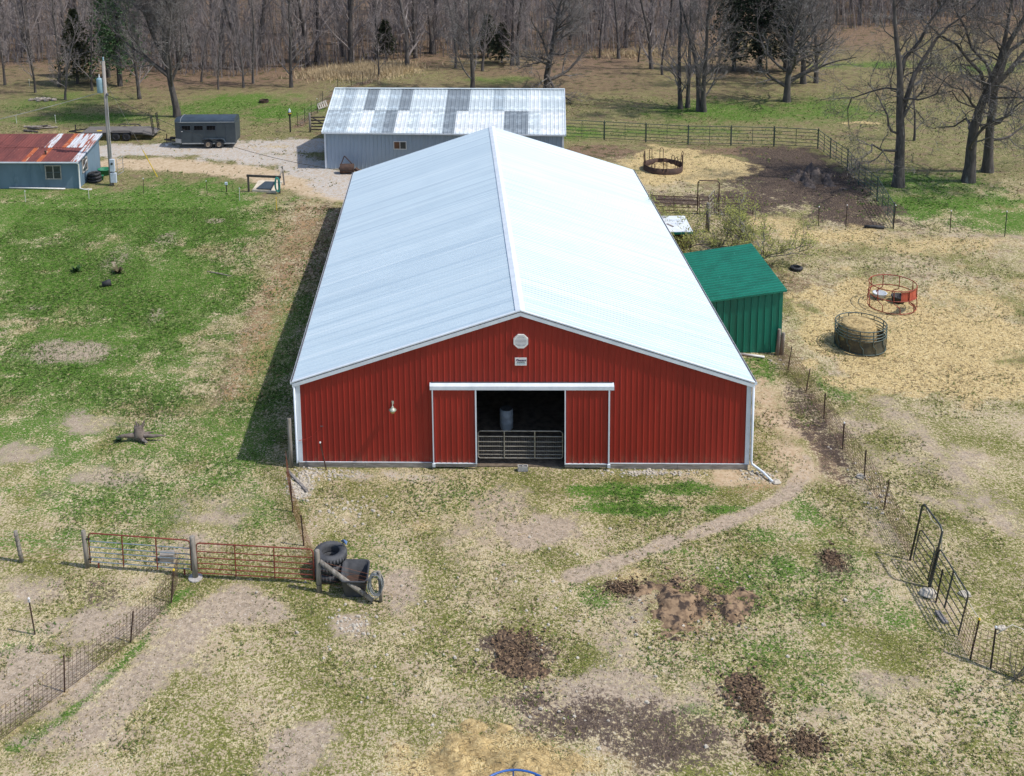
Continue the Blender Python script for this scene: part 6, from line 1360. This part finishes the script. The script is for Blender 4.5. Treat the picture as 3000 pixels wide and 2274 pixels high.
tree('s1', (-26.55,67.65), 2.0, .8, 'small bare tree right of the big tree behind trailer'); tree('s2', (-29.19,71.51), 2.6, .9, 'thin tree behind branches of the big tree')

# evergreens
def conifer(seed, H, Wd, name, tint, narrow=1.0, n=900):
    r = random.Random(seed); T = MB().tube([(0, 0, -.1), (.05, 0, H * .5), (0, 0, H)], [H * .016 + .05, H * .01 + .03, .02], 8, False); Cc = MB(); base = .10 * H
    for k in range(n):
        h = r.random() ** .75; z = base + (H - base) * h; w = Wd * (1 - h) ** .8 * (.55 + .45 * math.sin(3.1 * k + seed)) + .15; a = r.uniform(0, 2 * PI); rad = w * math.sqrt(r.uniform(.12, 1))
        c = Vector((rad * math.cos(a), rad * math.sin(a), z - .18 * rad)); s = r.uniform(.12, .28)
        out = Vector((math.cos(a), math.sin(a), .12))
        for _ in range(5):
            d = (out + Vector((r.gauss(0, .6), r.gauss(0, .6), r.gauss(0, .45)))).normalized(); sd = d.cross(Vector((r.gauss(0, 1), r.gauss(0, 1), r.gauss(0, 1)))).normalized() * s * .30
            o = len(Cc.v); Cc.v.extend([tuple(c - d * s * .3), tuple(c + sd + d * s * .3), tuple(c + d * s * 1.3), tuple(c - sd + d * s * .3)]); Cc.f.append((o, o + 1, o + 2, o + 3))
    for k in range(26):
        h = r.random() ** .7; z = base + (H - base) * h; a = r.uniform(0, 2 * PI); L = Wd * (1 - h) ** .8 * .9
        T.tube([(0, 0, z), (L * .5 * math.cos(a), L * .5 * math.sin(a), z - .02), (L * math.cos(a), L * math.sin(a), z - .15 * L)], [.04, .025, .008], 4, False)
    M[name] = simple(name, tint, tuple(x * .5 for x in tint), 1.3, .9, c=tuple(min(1, x * 1.7) for x in tint), csc=2.5, clo=.56, chi=.75)
    PROTO[name] = (T.mesh('trunk', M['bark_dark'], True), Cc.mesh('crown', M[name]))
conifer(1, 16.5, 3.7, 'pine_green', (.085, .165, .062), n=3800); conifer(2, 8.0, 2.6, 'cedar_olive', (.105, .115, .050), n=2200); conifer(3, 12, 3.6, 'cedar_dark', (.042, .060, .036), n=3000); conifer(4, 4.5, 1.6, 'cedar_small', (.070, .085, .045), n=900)
tree('pine_green', (-37.52,70.03), 0, 1.0, 'tall green conifer left of the big bare tree', 'conifer', name='conifer'); tree('cedar_olive', (-42.53,71.39), 1, 1.0, 'olive brown cedar in far left field', 'cedar', name='cedar_tree')
tree('pine_green', (-40.12,74.41), 2, .8, 'smaller dark conifer behind the tall green one', 'conifer', name='conifer')
tree('cedar_dark', (26.93,73.10), 0, 1.0, 'dark cedar on left of the black evergreen clump', 'cedar', name='cedar_tree', group='dark cedars beyond the corral'); tree('cedar_dark', (29.66,73.43), 2, 1.1, 'dark cedar in middle of the black evergreen clump', 'cedar', name='cedar_tree', group='dark cedars beyond the corral'); tree('cedar_dark', (31.99,72.36), 4, 1.0, 'dark cedar on right of the black evergreen clump', 'cedar', name='cedar_tree', group='dark cedars beyond the corral')
for k, (p, s, lb) in enumerate((((-10.19,82.89), 1.0, 'small dark cedar at the wood edge near the golden grass'), ((1.59,82.75), 1.1, 'dark cedar behind the tall straight tree'), ((2.99,79.29), 1.0, 'small cedar left of the two slim trees'), ((62.06,105.41), 2.0, 'dark cedar in the far wood above the oaks'))):
    tree('cedar_small', p, k * 1.3, s, lb, 'cedar', 'small cedars along the wood edge', name='cedar_tree')

# the wood behind: separate trees in front, the deep wood as one mass
r = random.Random(99); placed = []; cnt = 0; tries = 0
while cnt < 235 and tries < 6000:
    tries += 1
    x = r.uniform(-88, 92); depth = r.random() ** 1.2 * 34 + .5; y = float(forest_y(x)) + depth
    if any((x - a) ** 2 + (y - b_) ** 2 < 5.5 for a, b_ in placed): continue
    if 28 < x < 46 and y < 95: continue
    placed.append((x, y)); key = r.choice(['f0', 'f1', 'f2', 'f3', 'f0', 'f1', 's0', 's1', 's2'])
    tree(key, (x, y), r.uniform(0, 6.28), r.uniform(.85, 1.25), 'bare grey-brown tree among the many trunks of the wood', 'tree', 'bare trees of the wood behind the farm', name='woodland_tree'); cnt += 1
def deep():
    mb = MB(); rr = random.Random(5)
    for _ in range(620):
        x = rr.uniform(-110, 115); y = float(forest_y(x)) + rr.uniform(14, 85); z = hz(x, y); H = rr.uniform(13, 20); q = Vector((x, y, z)); lx, ly = rr.gauss(0, .5), rr.gauss(0, .5)
        mb.tube([q, q + Vector((lx * .4, ly * .4, H * .5)), q + Vector((lx, ly, H))], [rr.uniform(.12, .24), .11, .02], 5, False)
        for k in range(44):
            h = rr.uniform(.06, 1) * H; c = q + Vector((lx * h / H, ly * h / H, h)); a = rr.uniform(0, 2 * PI); L = rr.uniform(.8, 3.2) * (1.25 - h / H * .7)
            d = Vector((math.cos(a), math.sin(a), rr.uniform(.3, 1.1))).normalized(); e = c + d * L; s = Vector((-d.y, d.x, 0)) * .022; o = len(mb.v)
            mb.v.extend([tuple(c - s), tuple(c + s), tuple(e)]); mb.f.append((o, o + 1, o + 2))
            for _ in range(4):
                c2 = c + d * L * rr.uniform(.3, 1); d2 = (d + Vector((rr.gauss(0, .6), rr.gauss(0, .6), rr.gauss(.1, .5)))).normalized(); e2 = c2 + d2 * L * rr.uniform(.3, .6); s2 = Vector((-d2.y, d2.x, .01)) * .017; o = len(mb.v)
                mb.v.extend([tuple(c2 - s2), tuple(c2 + s2), tuple(e2)]); mb.f.append((o, o + 1, o + 2))
    o = thing('deep_wood', mb, M['twig_wood'], 'deep bare wood rising behind the separate front trees', 'wood', base=(0, 100, 0)); o['kind'] = 'stuff'
    mb = MB()
    for _ in range(8000):
        x = rr.uniform(-92, 98); y = float(forest_y(x)) + abs(rr.gauss(0, 16)) - 1.0
        if 28 < x < 46 and y < 96: continue
        z = hz(x, y); q = Vector((x, y, z)); h = rr.choice((rr.uniform(.8, 2.5), rr.uniform(2, 7.5)))
        d = Vector((rr.gauss(0, .10), rr.gauss(0, .10), 1)).normalized(); e = q + d * h; s = Vector((1, rr.uniform(-1, 1), 0)).normalized() * (.012 + .007 * h); o = len(mb.v)
        mb.v.extend([tuple(q - s), tuple(q + s), tuple(e)]); mb.f.append((o, o + 1, o + 2))
        for k in range(int(6 + h * 3.2)):
            m_ = q.lerp(e, rr.uniform(.12, .95)); d2 = Vector((rr.gauss(0, .7), rr.gauss(0, .7), rr.uniform(.25, 1.0))).normalized(); e3 = m_ + d2 * rr.uniform(.3, .55) * (h * .45 + .4); s2 = Vector((-d2.y, d2.x, .02)).normalized() * .015; o = len(mb.v)
            mb.v.extend([tuple(m_ - s2), tuple(m_ + s2), tuple(e3)]); mb.f.append((o, o + 1, o + 2))
    o = thing('undergrowth', mb, M['twig_wood'], 'bare brushy undergrowth along the edge of the wood', 'brush', base=(0, 90, 0)); o['kind'] = 'stuff'
deep()

# the budding bush behind the green shed
def bush(p, seed, n, h, sp, label, leaves):
    r = random.Random(seed); q = P3(p); W_, Lf = MB(), MB()
    def br(a, d, L, rad, lv):
        pts = [a]; dd = Vector(d)
        for _ in range(4): dd = (dd + Vector((r.gauss(0, .2), r.gauss(0, .2), r.gauss(0, .15) + .03))).normalized(); pts.append(pts[-1] + dd * L / 4)
        W_.tube(pts, [rad, rad * .85, rad * .65, rad * .45, rad * .25], 4 if lv > 0 else 3, False)
        if lv > 0:
            for _ in range(5): i = r.randint(1, 4); br(pts[i], (dd + Vector((r.gauss(0, .6), r.gauss(0, .6), r.gauss(.15, .4)))).normalized(), L * r.uniform(.4, .6), rad * .5, lv - 1)
        if lv <= 1:
            for _ in range(leaves):
                c = pts[r.randint(1, 4)] + Vector((r.gauss(0, .08), r.gauss(0, .08), r.gauss(0, .08))); d = Vector((r.gauss(0, .6), r.gauss(0, .6), r.uniform(.2, 1))).normalized(); s = r.uniform(.045, .095); w = d.orthogonal().normalized() * s * .35; o = len(Lf.v)
                Lf.v.extend([tuple(c), tuple(c + d * s + w), tuple(c + d * s * 2), tuple(c + d * s - w)]); Lf.f.append((o, o + 1, o + 2, o + 3))
    for _ in range(n): br(q + Vector((r.gauss(0, .2), r.gauss(0, .2), 0)), Vector((r.gauss(0, 1) * sp, r.gauss(0, 1) * sp, 1)).normalized(), h * r.uniform(.75, 1.15), .045, 3)
    o = root('budding_bush', q, label, 'bush', 'budding bushes behind the green shed'); part('branches', W_, M['twig'], o); part('leaves', Lf, M['bud'], o)
M['bud'] = simple('bud_leaf', (.30, .31, .075), (.19, .22, .05), 2.5, .8, c=(.30, .29, .09), csc=4)
bush((15.39,21.02), 3, 9, 2.7, 1.5, 'wide budding bush right behind the green shed roof', 3)
bush((13.57,22.35), 5, 5, 2.4, 1.2, 'middle budding bush behind the green shed', 3)
bush((11.15,21.89), 8, 5, 2.4, .9, 'budding bush beside the small white-roofed shelter', 3)
